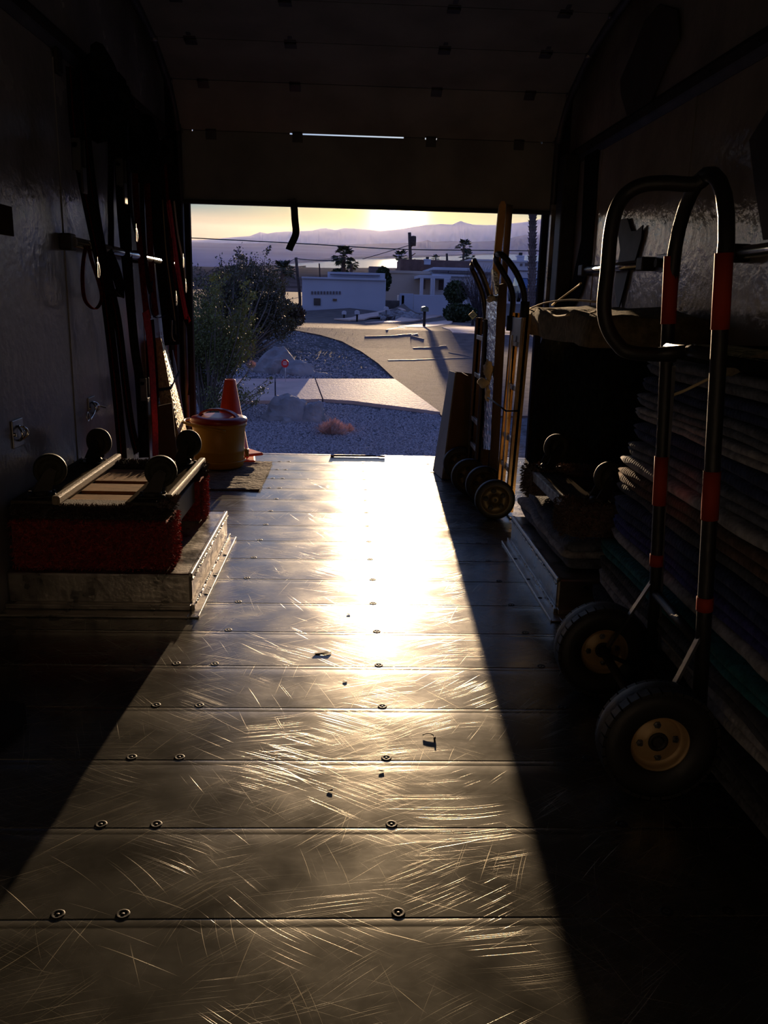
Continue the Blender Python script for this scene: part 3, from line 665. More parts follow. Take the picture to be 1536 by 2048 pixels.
# ------------------------------------------------------------------ right wall gear
def wall_rod(px0, py0, px1, py1, label, cap0=True):
    a, c = at(px0, py0, x=WR-.035), at(px1, py1, x=WR-.035); t = thing('tie_rail', label, 'rail', (a+c)/2, 'tie rails on the right wall')
    place(t, B().tube([a, c], .020, 14).build('tube', m_chrome))
    for p in ((a, c) if cap0 else (a,)):
        place(t, B().box((p.x-.026, p.y-.05, p.z-.028), (WR-.0005, p.y+.03, p.z+.028), bev=.006).build('end_bracket', m_rust))
    return t
wall_rod(1288, 528, 1168, 541, 'short far chrome tie rail on the right wall behind the loop handle')
wall_rod(1700, 478, 1468, 507, 'near chrome tie rail on the right wall at the right picture edge')
c = at(1325, 526, x=WR); t = thing('socket_bracket', 'bare steel socket bracket on the right wall between the two rails', 'bracket', c)
place(t, B().box((WR-.006, c.y-.06, c.z-.035), (WR-.0005, c.y+.06, c.z+.035), bev=.003).build('plate', m_steel))
place(t, B().tube([(WR-.006, c.y, c.z), (WR-.03, c.y, c.z)], .018, 14).build('socket', m_rust))
def hanging(label, name, pts, m, x=WR-.014, th=.006, cat='strap'):
    P = [at(a, c, x=x) for a, c in pts]
    return tag(slab(P, th, (1, 0, 0)).build(name, m, loc=P[0]), label, cat)
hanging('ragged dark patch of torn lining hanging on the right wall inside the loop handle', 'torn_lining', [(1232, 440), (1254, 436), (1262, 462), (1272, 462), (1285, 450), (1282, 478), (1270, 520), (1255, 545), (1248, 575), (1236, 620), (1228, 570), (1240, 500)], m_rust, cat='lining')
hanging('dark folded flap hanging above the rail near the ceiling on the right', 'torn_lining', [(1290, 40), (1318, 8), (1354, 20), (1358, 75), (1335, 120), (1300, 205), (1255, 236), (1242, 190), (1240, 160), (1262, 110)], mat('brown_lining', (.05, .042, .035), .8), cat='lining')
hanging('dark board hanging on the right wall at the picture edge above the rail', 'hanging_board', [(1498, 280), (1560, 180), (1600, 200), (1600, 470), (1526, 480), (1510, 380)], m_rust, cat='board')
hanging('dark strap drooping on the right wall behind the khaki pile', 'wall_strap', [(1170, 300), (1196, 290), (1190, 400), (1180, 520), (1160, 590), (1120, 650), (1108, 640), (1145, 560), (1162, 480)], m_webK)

# ------------------------------------------------------------------ moving blankets
BCOL = {'navy': (.022, .03, .075), 'slate grey': (.085, .095, .12), 'pale grey': (.20, .20, .215), 'brown': (.07, .045, .035), 'teal': (.015, .09, .11), 'black': (.02, .022, .028), 'indigo': (.03, .03, .12), 'charcoal': (.045, .047, .055)}
def quilt(c):
    n = c.replace(' ', '_')+'_blanket'
    if n in MATS: return MATS[n]
    m = mat(n, tuple(k*1.8 for k in BCOL[c]), .95, var=.35, vs=40, sheen=.06, spec=.1); t = m.node_tree; L = t.links.new
    tcx = t.nodes.new('ShaderNodeTexCoord'); mp = t.nodes.new('ShaderNodeMapping'); mp.inputs['Rotation'].default_value = (0, 0, .7); L(tcx.outputs['Object'], mp.inputs[0])
    wv = t.nodes.new('ShaderNodeTexWave'); wv.inputs['Scale'].default_value = 30; wv.inputs['Distortion'].default_value = 5; wv.inputs['Detail'].default_value = 2; L(mp.outputs[0], wv.inputs['Vector'])
    b = t.nodes.new('ShaderNodeBump'); b.inputs['Strength'].default_value = .3; b.inputs['Distance'].default_value = .004; L(wv.outputs['Fac'], b.inputs['Height'])
    L(b.outputs[0], t.nodes['Principled BSDF'].inputs['Normal']); return m
def blanket(label, x0, x1, y0, y1, z0, th, colour, seed, layers=2, sag=0., group=None, wob=.012):
    rr = random.Random(seed); b = B(); ny = 22; prof = []
    lt = th/layers
    for L_ in range(layers):          # outline of the folded edge, bottom to top
        zb = L_*lt
        for k in range(7):
            a = -PI/2+PI*k/6; prof.append((-math.cos(a)*lt*.62, zb+lt/2+math.sin(a)*lt*.49))
    base = [(x1-x0, 0.0)]+[(lt*.7+p[0], p[1]) for p in prof]+[(x1-x0, th)]
    for q in range(1, 5): base.insert(0, ((x1-x0), 0)) if False else None
    top = [( (x1-x0)*(1-k/5)*1.0, th) for k in range(0, 0)]
    n = len(base); vs = []
    for j in range(ny+1):
        u = j/ny; y = y0+(y1-y0)*u
        en = min(1, min(u, 1-u)*14+.25)     # rounded ends
        for i, (px, pz_) in enumerate(base):
            w = noise.noise(Vector((seed*3.1, y*3.2, pz_*9)))*wob + noise.noise(Vector((seed, y*11, pz_*20)))*wob*.35
            zz = z0+th/2+(pz_-th/2)*(en**.5)+noise.noise(Vector((seed*1.7, y*4, px*5)))*.004 - sag*(1 if px < (x1-x0)*.5 else 0)*(.3+.7*abs(math.sin(y*3+seed)))
            vs.append((x0+px+w+(1-en)*.02, y, zz))
    fs = [(j*n+i, j*n+i+1, (j+1)*n+i+1, (j+1)*n+i) for j in range(ny) for i in range(n-1)]+[(j*n+n-1, j*n, (j+1)*n, (j+1)*n+n-1) for j in range(ny)]
    fs += [tuple(range(n-1, -1, -1)), tuple(ny*n+i for i in range(n))]
    b.add(vs, fs, True)
    return tag(b.build('moving_blanket', quilt(colour), loc=((x0+x1)/2, (y0+y1)/2, z0)), label, 'blanket', group)
G = 'moving blankets in the tall stack behind the big hand truck'
stk = ['slate grey', 'navy', 'slate grey', 'pale grey', 'navy', 'slate grey', 'pale grey', 'brown', 'charcoal', 'navy', 'indigo', 'pale grey', 'teal', 'charcoal', 'pale grey', 'black', 'charcoal']
hts = [.052, .044, .04, .036, .056, .046, .030, .050, .026, .060, .042, .032, .046, .042, .050, .046, .05]
ordn = ['top', 'second from the top', 'third from the top', 'fourth from the top', 'fifth from the top', 'sixth from the top', 'seventh from the top', 'eighth from the top', 'ninth from the top', 'eighth from the floor', 'seventh from the floor', 'sixth from the floor', 'fifth from the floor', 'fourth from the floor', 'third from the floor', 'second from the floor', 'on the floor at the bottom']
z = .855
for i, (c, h) in enumerate(zip(stk, hts)):
    z -= h*1.09
    xo = .865-.006*i+R.uniform(-.012, .012); ye = 2.56+R.uniform(-.03, .02)
    if i > 8: ye = min(ye, 2.545)
    blanket('folded %s moving blanket, %s of the tall stack' % (c, ordn[i]), xo, WR-.03, 1.12 if i < 12 else 1.25, ye, max(z, .004), h, c, 11+i, 2 if h > .034 else 1, group=G)
ZB = max(z, .004)
# fringe of light binding lit by the sun on the top edge, board on top
t = tag(B().box((.80, 1.35, .868), (1.24, 2.22, .900), bev=.010).build('padded_board', m_black, loc=(1, 1.8, .868)), 'black padded board lying on top of the tall blanket stack', 'board')
# blankets on the right wheel box under the dolly
for i, (c, z_, h, lab) in enumerate((('slate grey', .122, .045, 'folded slate grey blanket lowest on the right wheel box'), ('pale grey', .168, .036, 'pale grey blanket in the middle on the right wheel box, edge rolled towards the aisle'), ('slate grey', .205, .04, 'uppermost slate grey blanket directly under the right dolly'))):
    blanket(lab, .735-.02*(i == 1), WR-.03, 2.68, 3.55-.05*i, z_, h, c, 51+i, 1, sag=.012*i, group='folded blankets under the right dolly', wob=.025)
# far pile
def pile(label, x0, x1, y0, y1, z0, z1, m, seed, name='covered_pile', amp=.03):
    b = B(); nu, nv = 40, 16; vs = []; fs = []
    cx_, cy_ = (x0+x1)/2, (y0+y1)/2
    for j in range(nv+1):
        v = j/nv; zz = z0+(z1-z0)*min(1, v/.8); sh = 1 if v <= .8 else 1-(v-.8)/.2*.98
        rd = 1-.06*(v/.8)**6 if v <= .8 else .94
        for i in range(nu):
            a = 2*PI*i/nu; ca, sa = math.cos(a), math.sin(a); k = 1/max(abs(ca), abs(sa))
            px = cx_+ca*k*(x1-x0)/2*sh*rd; py = cy_+sa*k*(y1-y0)/2*sh*rd
            n_ = noise.noise(Vector((px*4+seed, py*4, zz*6)))*amp
            px = min(px+n_*ca, WR-.01); vs.append((px, py+n_*sa, zz+noise.noise(Vector((px*5, py*5, seed)))*amp*(.2+.8*(v > .7))))
    for j in range(nv):
        for i in range(nu): fs.append((j*nu+i, j*nu+(i+1) % nu, (j+1)*nu+(i+1) % nu, (j+1)*nu+i))
    fs.append(tuple(range(nu-1, -1, -1))); fs.append(tuple(nv*nu+i for i in range(nu)))
    b.add(vs, fs, amp > .02); return b, (cx_, cy_, z0)
b, l = pile('', .95, 1.265, 3.62, 4.35, .003, .82, m_black, 3, amp=.012)
tag(b.build('covered_pile', m_black, loc=l), 'tall dark pile of goods under a black quilt behind the right dolly', 'pile')
b, l = pile('', .90, 1.265, 2.98, 3.60, .47, .84, m_black, 9, amp=.012)
tag(b.build('quilted_bundle', m_black, loc=l), 'black quilted bundle resting above the casters of the right dolly', 'bundle')
b, l = pile('', .835, 1.27, 2.98, 4.2, .845, .965, m_khaki, 5, amp=.045)
o = b.build('draped_blanket', m_khaki, loc=l); tag(o, 'rumpled khaki blanket draped over the dark pile, sunlit at its fringe', 'blanket')
b = B()
for (pts) in ([(1058, 618), (1090, 606), (1140, 600), (1195, 604)], [(1060, 634), (1092, 622), (1112, 632), (1138, 630)], [(1058, 626), (1100, 618), (1150, 630), (1200, 622)], [(1104, 610), (1150, 576), (1162, 566)]):
    P = [at(a, c, y=4.12-.35*i) for i, (a, c) in enumerate(pts)]
    b.tube(smoothpath(P, 5), .004, 5)
tag(b.build('loose_strand', mat('pale_strand', (.70, .56, .32), .9), loc=(1, 3.6, .95)), 'pale frayed cords and hems lying across the khaki blanket', 'cord')
P = [at(1318, 826, y=2.0), at(1335, 797, y=2.0), at(1372, 780, y=1.95), at(1420, 757, y=1.9), at(1455, 748, y=1.85)]
tag(B().tube(smoothpath(P, 4), .0035, 6).build('loose_strand', mat('pale_strand', (.6, .5, .3)), loc=P[0]), 'pale strand drawn as a sunlit blanket binding edge beside the near big hand truck', 'cord')  # stands in for blanket binding that the sun lights up
P = [at(1458, 743, y=1.80), at(1480, 732, y=1.75), at(1510, 722, y=1.7), at(1570, 705, y=1.6)]
tag(B().ribbon(smoothpath(P, 4), .02, (0, .3, 1), .012).build('blanket_hem', m_khaki, loc=P[0]), 'sunlit khaki hem sticking out over the stack at the right picture edge', 'blanket')

# ------------------------------------------------------------------ big pneumatic-tyre hand truck
def tyre_wheel(name, cx_, cy_, r, parent, w=.075, facing=-1):
    """axis along y, rim face looks to the camera"""
    M = MX((cx_, cy_, r)) @ Matrix.Rotation(PI/2, 4, 'X')      # local z -> -y
    h = w/2
    ty = B().lathe([(r*.50, -h*.7), (r*.56, -h*.86), (r*.78, -h), (r*.93, -h*.86), (r*.985, -h*.55), (r, -h*.2), (r, h*.2), (r*.985, h*.55), (r*.93, h*.86), (r*.78, h), (r*.56, h*.86), (r*.50, h*.7)], M, 48)
    n = 34
    for k in range(n):
        for (za, zb) in ((-h*.9, -h*.25), (-h*.15, h*.15), (h*.25, h*.9)):
            a = 2*PI*(k+(.5 if abs(za) < h*.5 else 0))/n
            for s_ in (1,):
                Mx = M @ Matrix.Rotation(a, 4, 'Z'); rr = r*.985 if abs(za) < h*.5 else r*.955
                ty.box((rr-.006, -.0095, min(za, zb)), (rr+.0012, .0095, max(za, zb)), Mx)
    place(parent, ty.build('tyre', m_rub)); tyo = parent.children[-1]
    rim = B().lathe([(.020, .012), (.030, .012), (.034, .008), (r*.36, .008), (r*.40, .004), (r*.43, -.002), (r*.47, .014), (r*.52, .024), (r*.53, .022), (r*.50, .004), (r*.5, -.02)], M, 40)
    place(parent, rim.build('wheel_rim', m_rim))
    place(parent, B().lathe([(.021, -.02), (.021, .014), (.014, .016), (.013, .010), (.0001, .010)], M, 20).build('hub', m_rust))
    for k in range(4):
        a = PI/4+PI/2*k+.9
        place(parent, B().lathe([(.0001, .013), (.0045, .013), (.0045, .007), (.008, .0068), (.008, .004)], M @ MX((math.cos(a)*r*.30, math.sin(a)*r*.30, .004)), 6, False).build('lug_nut', m_steel))
t = thing('hand_truck', 'big upright hand truck with two air-filled tyres, loop handle and orange tape bands', 'hand truck', (.72, 1.8, 0))
tyre_wheel('w', .650, 1.575, .123, t); tyre_wheel('w', .672, 2.045, .123, t)
place(t, B().tube([(.650, 1.56, .123), (.672, 2.06, .123)], .011, 10).build('axle', m_rust))
xn = lambda z: .772-.062*(z/1.1)
ya_, yb_ = 1.635, 1.985
def xr(z, far): return (.772-.075*(z/1.1)) if not far else (.792-.065*(z/1.1))
near = [Vector((xr(z_, 0), ya_, z_)) for z_ in (.06, .4, .8, 1.04)]
far = [Vector((xr(z_, 1), yb_, z_)) for z_ in (.06, .4, .8, 1.04)]
arch = []
for i in range(1, 12):
    a = PI*i/12; c = (1-math.cos(a))/2
    arch.append(Vector((near[-1].x+(far[-1].x-near[-1].x)*c, ya_+(yb_-ya_)*c, 1.05+math.sin(a)**.85*.205)))
place(t, B().tube(near+arch+far[::-1], .0155, 12).build('frame_tube', m_dark))
lp = [arch[5]+Vector((.004, 0, 0)), at(1390, 368, y=1.82), at(1330, 366, y=1.83), at(1285, 370, y=1.84), at(1252, 388, y=1.85), at(1232, 420, y=1.85), at(1221, 470, y=1.85), at(1215, 540, y=1.85), at(1208, 610, y=1.85), at(1214, 652, y=1.85), at(1234, 686, y=1.84), at(1262, 705, y=1.83), Vector((.70, 1.83, .893))]
place(t, B().tube(smoothpath(lp, 5), .0155, 12).build('loop_handle', m_dark))
place(t, B().tube([(xr(.9, 0), ya_, .905), (xr(.9, 1), yb_, .905)], .013, 10).tube([(.64, 1.83, .893), (.74, 1.82, .905)], .014, 10).build('cross_bar', m_dark))
place(t, B().tube([(xr(.3, 0), ya_, .30), (xr(.3, 1), yb_, .30)], .012, 10).build('cross_bar', m_dark))
for (far_, a, c) in ((0, .955, 1.095), (0, .58, .68), (0, .385, .415), (1, .955, 1.105), (1, .525, .645), (1, .37, .40)):
    y = yb_ if far_ else ya_
    place(t, B().tube([(xr(a, far_), y, a), (xr((a+c)/2, far_), y, (a+c)/2), (xr(c, far_), y, c)], .0172, 12).build('tape_band', m_tapeO))
for y, wx, wy in ((ya_, .652, 1.61), (yb_, .672, 2.01)):
    x_ = xr(.34, y == yb_)
    place(t, B().ribbon([(x_, y, .345), (wx+.004, wy, .14)], .016, (0, 1, 0), .006).build('axle_brace', m_steel))
    place(t, B().ribbon([(xr(.08, y == yb_), y, .08), (wx+.004, wy, .12)], .02, (0, 1, 0), .006).build('axle_bracket', m_dark))
place(t, B().box((.772, 1.60, .004), (.90, 2.02, .012), bev=.002).box((.766, 1.60, .004), (.774, 2.02, .11), bev=.002).build('toe_plate', m_dark))
place(t, B().ribbon([(xr(.85, 1)+.012, yb_-.01, .86), (xr(.6, 1)+.012, yb_-.01, .5), (xr(.3, 1)+.02, yb_-.01, .15)], .012, (1, 0, 0), .004).build('strap_strip', m_steel))

# ------------------------------------------------------------------ middle hand trucks, post and boards
def solid_wheel(cx_, cy_, r, parent, m=m_caster):
    M = MX((cx_, cy_, r)) @ Matrix.Rotation(PI/2, 4, 'X')
    place(parent, B().lathe([(r*.74, -.018), (r*.95, -.02), (r, -.012), (r, .012), (r*.95, .02), (r*.74, .018)], M, 36).build('tyre', m_rub))
    w = B().lathe([(.008, .014), (.022, .014), (.024, .006), (r*.66, .006), (r*.70, .016), (r*.76, .016), (r*.76, -.012), (.008, -.012)], M, 36)
    place(parent, w.build('wheel_disc', mat('brass_wheel', (.13, .10, .05), .5, .6)))
    for k in range(5):
        a = 2*PI*k/5+.5
        place(parent, B().lathe([(.0001, .0065), (r*.10, .0065), (r*.13, .0095), (r*.14, .006)], M @ MX((math.cos(a)*r*.45, math.sin(a)*r*.45, .001)), 14).build('lightening_hole', m_rub))
def truck(label, ynear, yfar, xb, xt, wheels, hp_near, hp_far, zt, mframe, plate=True):
    t = thing('hand_truck', label, 'hand truck', (xb, (ynear+yfar)/2, 0), 'aluminium hand trucks by the door')
    for (cx_, cy_, r) in wheels: solid_wheel(cx_, cy_, r, t)
    place(t, B().tube([(wheels[0][0], wheels[0][1]-.01, wheels[0][2]), (wheels[1][0], wheels[1][1]+.01, wheels[1][2])], .010, 8).build('axle', m_rust))
    for y in (ynear, yfar):
        M = MX((xb, y, .03), 0, math.atan2(xt-xb, zt-.03))
        b = B().box((-.006, -.017, 0), (.006, .017, zt-.03), M).box((-.018, -.017, 0), (.018, -.012, zt-.03), M).box((-.018, .012, 0), (.018, .017, zt-.03), M)
        rl = place(t, b.build('side_rail', mframe))
        for k in range(7): 
            c = M @ Vector((.0185, -.0145, .12+k*.12)); q = B().lathe([(.0001, .002), (.004, .002), (.0045, 0)], MX((M @ Vector((0, -.018, .10+k*.12)))) @ Matrix.Rotation(PI/2, 4, 'X'), 8).build('rivet', m_rub)
            q.parent = rl
    for k, zz in enumerate((.22, .36, .60, .80)):
        x_ = xb+(xt-xb)*(zz-.03)/(zt-.03)
        place(t, B().box((x_-.012, ynear, zz-.012), (x_+.004, yfar, zz+.012), bev=.002).build('rung', m_alu))
    if plate:
        x_ = xb+(xt-xb)*.97
        place(t, B().box((x_-.02, ynear+.02, zt-.13), (x_-.014, yfar-.02, zt-.02), bev=.002).build('name_plate', m_steel))
        place(t, B().box((xb-.016, (ynear+yfar)/2-.012, .05), (xb-.008, (ynear+yfar)/2+.012, zt-.1), MX()).build('centre_strip', m_alu))
    for h_, y in ((hp_near, ynear), (hp_far, yfar)):
        place(t, B().tube(smoothpath(h_, 5), .0135, 10).build('handle', m_dark))
        place(t, B().tube([h_[0]+Vector((0, 0, -.05)), h_[0]+Vector((0, 0, .02))], .021, 10).build('handle_socket', m_rub))
    place(t, B().box((xb+.0, ynear-.03, .004), (xb+.16, yfar+.03, .012), bev=.002).build('toe_plate', m_alu))
    return t
ny_, fy_ = 3.87, 4.13
hn = [at(a, c, y=3.87) for a, c in ((1050, 612), (1046, 578), (1034, 548), (1018, 524), (1004, 510))]+[at(996, 508, y=3.92)]
hf = [at(a, c, y=4.13) for a, c in ((1022, 640), (1026, 600), (1020, 570), (1006, 545), (993, 522))]+[at(993, 510, y=4.05)]
truck('nearer aluminium hand truck by the door with curved black loop handles and spoked wheel', ny_, fy_, .765, .79, ((.690, 3.84, .094), (.690, 4.17, .094)), hn, hf, .94, m_gold)
hn = [at(a, c, y=4.40) for a, c in ((984, 640), (980, 600), (972, 570), (962, 545), (951, 527))]+[at(949, 521, y=4.45)]
hf = [at(a, c, y=4.70) for a, c in ((972, 650), (968, 605), (962, 580), (952, 555), (944, 537))]+[at(946, 526, y=4.62)]
truck('further hand truck behind the foil-wrapped post, its two dark curved grips showing', 4.40, 4.70, .690, .700, ((.640, 4.36, .094), (.635, 4.72, .094)), hn, hf, .90, m_brd, False)
# foil-wrapped post
t = thing('foil_wrapped_post', 'silver foil-wrapped post with torn yellow insulation leaning by the hand trucks', 'post', at(980, 905, y=4.28))
def quadbar(ptsL, ptsR, y, dep, name, m, parent, wob=.0, skew=0.):
    P = []; n = len(ptsL)
    for (l, r_) in zip(ptsL, ptsR):
        a, c = at(*l, y=y+skew), at(*r_, y=y)
        P += [a, c, c+Vector((.0, dep, 0)), a+Vector((0, dep, 0))]
    if wob: P = [p+Vector((noise.noise(p*30)*wob, noise.noise(p*30+Vector((9, 0, 0)))*wob, 0)) for p in P]
    fs = []
    for i in range(n-1):
        for k in range(4): fs.append((i*4+k, i*4+(k+1) % 4, i*4+4+(k+1) % 4, i*4+4+k))
    fs += [(3, 2, 1, 0), tuple((n-1)*4+k for k in range(4))]
    return place(parent, B().add(P, fs).build(name, m))
L_ = [(977+(964-977)*u, 592+(898-592)*u) for u in [i/14 for i in range(15)]]; R_ = [(995+(980-995)*u, 588+(900-588)*u) for u in [i/14 for i in range(15)]]
quadbar(L_, R_, 4.24, .05, 'foil_sleeve', m_foil, t, .004, .13)
quadbar([(986, 538), (987, 560), (990, 590)], [(996, 545), (998, 565), (996, 592)], 4.27, .05, 'foil_sleeve', m_foil, t, .005)
fl = B()
for (c, sx, sz) in ((at(983, 597, y=4.28), .022, .016), (at(976, 742, y=4.25), .024, .05), (at(967, 766, y=4.25), .032, .022), (at(975, 788, y=4.25), .014, .04)):
    vs = []; fs = []
    for j in range(9):
        for i in range(12):
            a = 2*PI*i/12; e = PI*j/8; p = Vector((math.cos(a)*math.sin(e)*sx, math.sin(a)*math.sin(e)*.02, math.cos(e)*sz)); p *= 1+.7*noise.noise(p*60+c*5)
            vs.append(c+p)
    for j in range(8):
        for i in range(12): fs.append((j*12+i, j*12+(i+1) % 12, (j+1)*12+(i+1) % 12, (j+1)*12+i))
    place(t, B().add(vs, fs, True).build('torn_insulation', m_fluff))
# brown board, tall round-topped stave and dark bar
t = thing('wooden_board', 'dark brown board standing between the foil post and the nearer hand truck', 'board', at(995, 900, y=4.30))
quadbar([(996, 570), (980, 910), (976, 985)], [(1015, 565), (998, 905), (993, 985)], 4.32, .05, 'board', m_brd, t)
P0 = [(1002, 405), (994, 470), (988, 520), (984, 600)]; 
t = thing('wooden_stave', 'tall round-topped stave in a backlit amber tone rising highest beside the foil-wrapped post', 'stave', at(984, 900, y=4.36))
quadbar([(1003, 402), (999, 410), (996, 430), (989, 500), (984, 560), (972, 900)], [(1009, 402), (1012, 410), (1011, 430), (1004, 500), (999, 560), (988, 900)], 4.36, .02, 'stave', mat('backlit_amber_wood', (.65, .35, .11), .35, var=.3), t)  # brown wood brightened to gold, light shining through it is in the colour
t = thing('metal_bar', 'tall dark bar standing just right of the amber stave', 'bar', at(1000, 900, y=4.42))
quadbar([(1013, 408), (1007, 500), (1003, 560), (985, 900)], [(1026, 410), (1019, 500), (1014, 560), (996, 900)], 4.42, .03, 'bar', m_rust, t)
t = B().tube([at(976, 795, y=4.2), at(990, 805, y=3.95), at(1012, 822, y=3.84), at(1035, 822, y=3.84), at(1042, 818, y=3.9)], .004, 6)
tag(t.build('bungee_cord', m_rub, loc=at(1012, 822, y=3.84)), 'thin black bungee cord tied across the foil post and nearer hand truck', 'cord')

# leaning grey box by the right jamb
t = thing('tall_box', 'tall tapered open-topped grey box leaning beside the door opening', 'box', (.62, 4.86, 0))
A = at(868, 942, z=.002); Bp = at(886, 958, z=.002); Cc = Vector((.84, 4.76, .002)); Dd = Vector((.83, 5.02, .002))
A2 = at(901, 742, y=5.0); B2 = at(913, 745, y=4.84); C2 = at(962, 760, y=4.84); D2 = at(950, 748, y=5.02)
def wallslab(a, b_, c, d, th, nm, m):
    n = (b_-a).cross(d-a).normalized()*th; vs = [a, b_, c, d, a+n, b_+n, c+n, d+n]
    return place(t, B().add(vs, [(0, 1, 2, 3), (7, 6, 5, 4), (0, 4, 5, 1), (1, 5, 6, 2), (2, 6, 7, 3), (3, 7, 4, 0)]).build(nm, m))
Br = at(905, 962, z=.002)
wallslab(A, Bp, B2, A2, .008, 'side_panel', m_grey)
wallslab(Bp, Cc, C2, B2, .008, 'front_panel', m_card)
wallslab(A, A2, D2, Dd, .008, 'back_panel', m_card)
wallslab(Dd, D2, C2, Cc, .008, 'side_panel', m_card)
place(t, slab([A, Bp, Cc, Dd], .006, (0, 0, 1)).build('bottom', m_card))
mid0, mid1 = B2.lerp(C2, .45), A2.lerp(D2, .45)
place(t, slab([mid0, mid1, mid1-Vector((0, 0, .2)), mid0-Vector((0, 0, .2))], .005, (1, 0, 0)).build('divider', m_card))

# small things on the floor
a, c = at(665, 911, z=.008), at(752, 912, z=.008); e = at(770, 913, z=.008)
t = thing('threshold_rod', 'thin black rod with silver ends lying along the door sill', 'rod', a)
place(t, B().tube([a, c], .006, 8).build('rod', m_rub)); place(t, B().tube([c, e], .0065, 8).build('rod_end', m_chrome)); place(t, B().tube([a-Vector((.012, 0, 0)), a+Vector((.01, 0, 0))], .008, 8).build('rod_end', m_chrome))
m_leaf = mat('dry_leaf', (.16, .11, .05), .7, var=.4)
def scrap(px, py, pts, label, name='dry_leaf', cat='leaf', m=None, h=.0015):
    c = at(px, py, z=.0015); b = B(); n = len(pts)
    vs = [(c.x, c.y, .0016+h)]+[(c.x+x, c.y+y, .0018+R.uniform(0, h)) for x, y in pts]; vs2 = [(x, y, z_-.001) for x, y, z_ in vs]
    b.add(vs+vs2, [(0, 1+i, 1+(i+1) % n) for i in range(n)]+[(n+1, n+2+(i+1) % n, n+2+i) for i in range(n)]+[(1+i, 1+(i+1) % n, n+2+(i+1) % n, n+2+i) for i in range(n)])
    return tag(b.build(name, m or m_leaf, loc=c), label, cat)
scrap(643, 1307, [(-.024, -.004), (-.014, .008), (0, .006), (.014, .012), (.028, .006), (.02, -.004), (.004, -.009), (-.012, -.008)], 'flat tan dry leaf on the lit floor in the middle distance')
c = at(858, 1475, z=.001)
tag(B().tube(smoothpath([c+Vector((-.014, .008, .002)), c+Vector((-.004, .014, .003)), c+Vector((.008, .010, .003)), c+Vector((.013, -.002, .002)), c+Vector((.011, -.012, .001))], 4), [.0012]*12+[.0026]*4+[.0014], 6).build('twig', m_rub, loc=c), 'curled black twig on the lit floor near the right shadow edge', 'twig')
for (px, py, lab) in ((690, 1362, 'small dark chip on the floor left of centre past the leaf'), (697, 1228, 'tiny black seed standing near the second row of planks beyond the leaf'), (660, 1580, 'tiny forked black crumb on the floor in front of the curled twig'), (763, 1541, 'tiny black dot of dirt just in front of the centre screw')):
    scrap(px, py, [(-.006, -.001), (-.002, .003), (.005, .002), (.006, -.002), (0, -.003)], lab, 'dirt_crumb', 'crumb', m_rub, .001)
b = B().box((-1.06, .9, .001), (-.765, 1.93, .012), bev=.004)
mm = B(); poly = []
P = [(-1.07, 1.0), (-.60, 1.0), (-.745, 1.86), (-.765, 1.905), (-.80, 1.93), (-1.07, 1.94)]
P = [(-1.07, 1.15), (-.79, 1.62), (-.748, 1.86), (-.765, 1.905), (-.80, 1.925), (-1.07, 1.94)]
mm.prism(P, .022, MX((0, 0, .001)))
tag(mm.build('rubber_mat', m_rub, loc=(-.9, 1.7, 0)), 'black rubber mat corner on the floor at the left picture edge', 'mat')
#OUTSIDE
# ================================================================== outside: the slope down to the lake
ROWS = [(21.4, 660), (30, 648), (40, 641), (50, 633), (60, 621), (75, 606), (100, 592), (200, 572), (500, 556), (930, 539)]
PROF = [(5.4, -.85), (14, -.31), (18, -.07)]+[(y, at(768, r, y=y).z) for y, r in ROWS]
def gz(x, y):
    if y <= PROF[0][0]: return PROF[0][1]
    for (a, za), (b, zb) in zip(PROF, PROF[1:]):
        if y <= b:
            t = (y-a)/(b-a); z = za+(zb-za)*t; break
    else: z = PROF[-1][1]+(y-930)*.02
    if 40 < y < 82:                                   # yard bank rising to the right below the houses
        sm = lambda t: (lambda q: q*q*(3-2*q))(min(1, max(0, t)))
        z += sm((x+2.7)/5.8)*sm((y-41)/8.5)*(1-sm((y-60)/20))*(1-sm((x-2.6)/1.2))
    return z
def gp(px, py, off=0.):
    """where the view line through a measured point meets the terrain"""
    d = ray(px, py); lo = 5.45/d.y; t = lo
    while t*d.y < 930:
        p = CAM+d*t
        if p.z <= gz(p.x, p.y): break
        t *= 1.01
    a, b = t/1.01, t
    for _ in range(20):
        m = (a+b)/2; p = CAM+d*m
        if p.z <= gz(p.x, p.y): b = m
        else: a = m
    p = CAM+d*b; return Vector((p.x, p.y, gz(p.x, p.y)+off))
m_gravel = mat('grey_gravel', (.10, .095, .10), .9, var=.55, vs=9, bump=2.5, bs=22, spec=.25)  # ground colour darkened to set off the painted sparkle of the stones
m_stone = mat('gravel_stone', (.30, .28, .29), .6, var=.75, vs=45, spec=.5)  # pale, high-contrast stones: sun sparkle painted as colour
m_asph = mat('worn_asphalt', (.13, .09, .08), .85, var=.3, vs=5, bump=.8, bs=60, spec=.22)
m_conc = mat('pale_concrete', (.60, .43, .36), .65, var=.12, vs=4, bump=.35, bs=30, spec=.3)
m_scrub = mat('desert_scrub', (.085, .08, .085), 1, var=.4, vs=.05, spec=0)
m_dirt = mat('brown_yard', (.10, .075, .065), .95, var=.4, vs=1.5, bump=.6, bs=8)
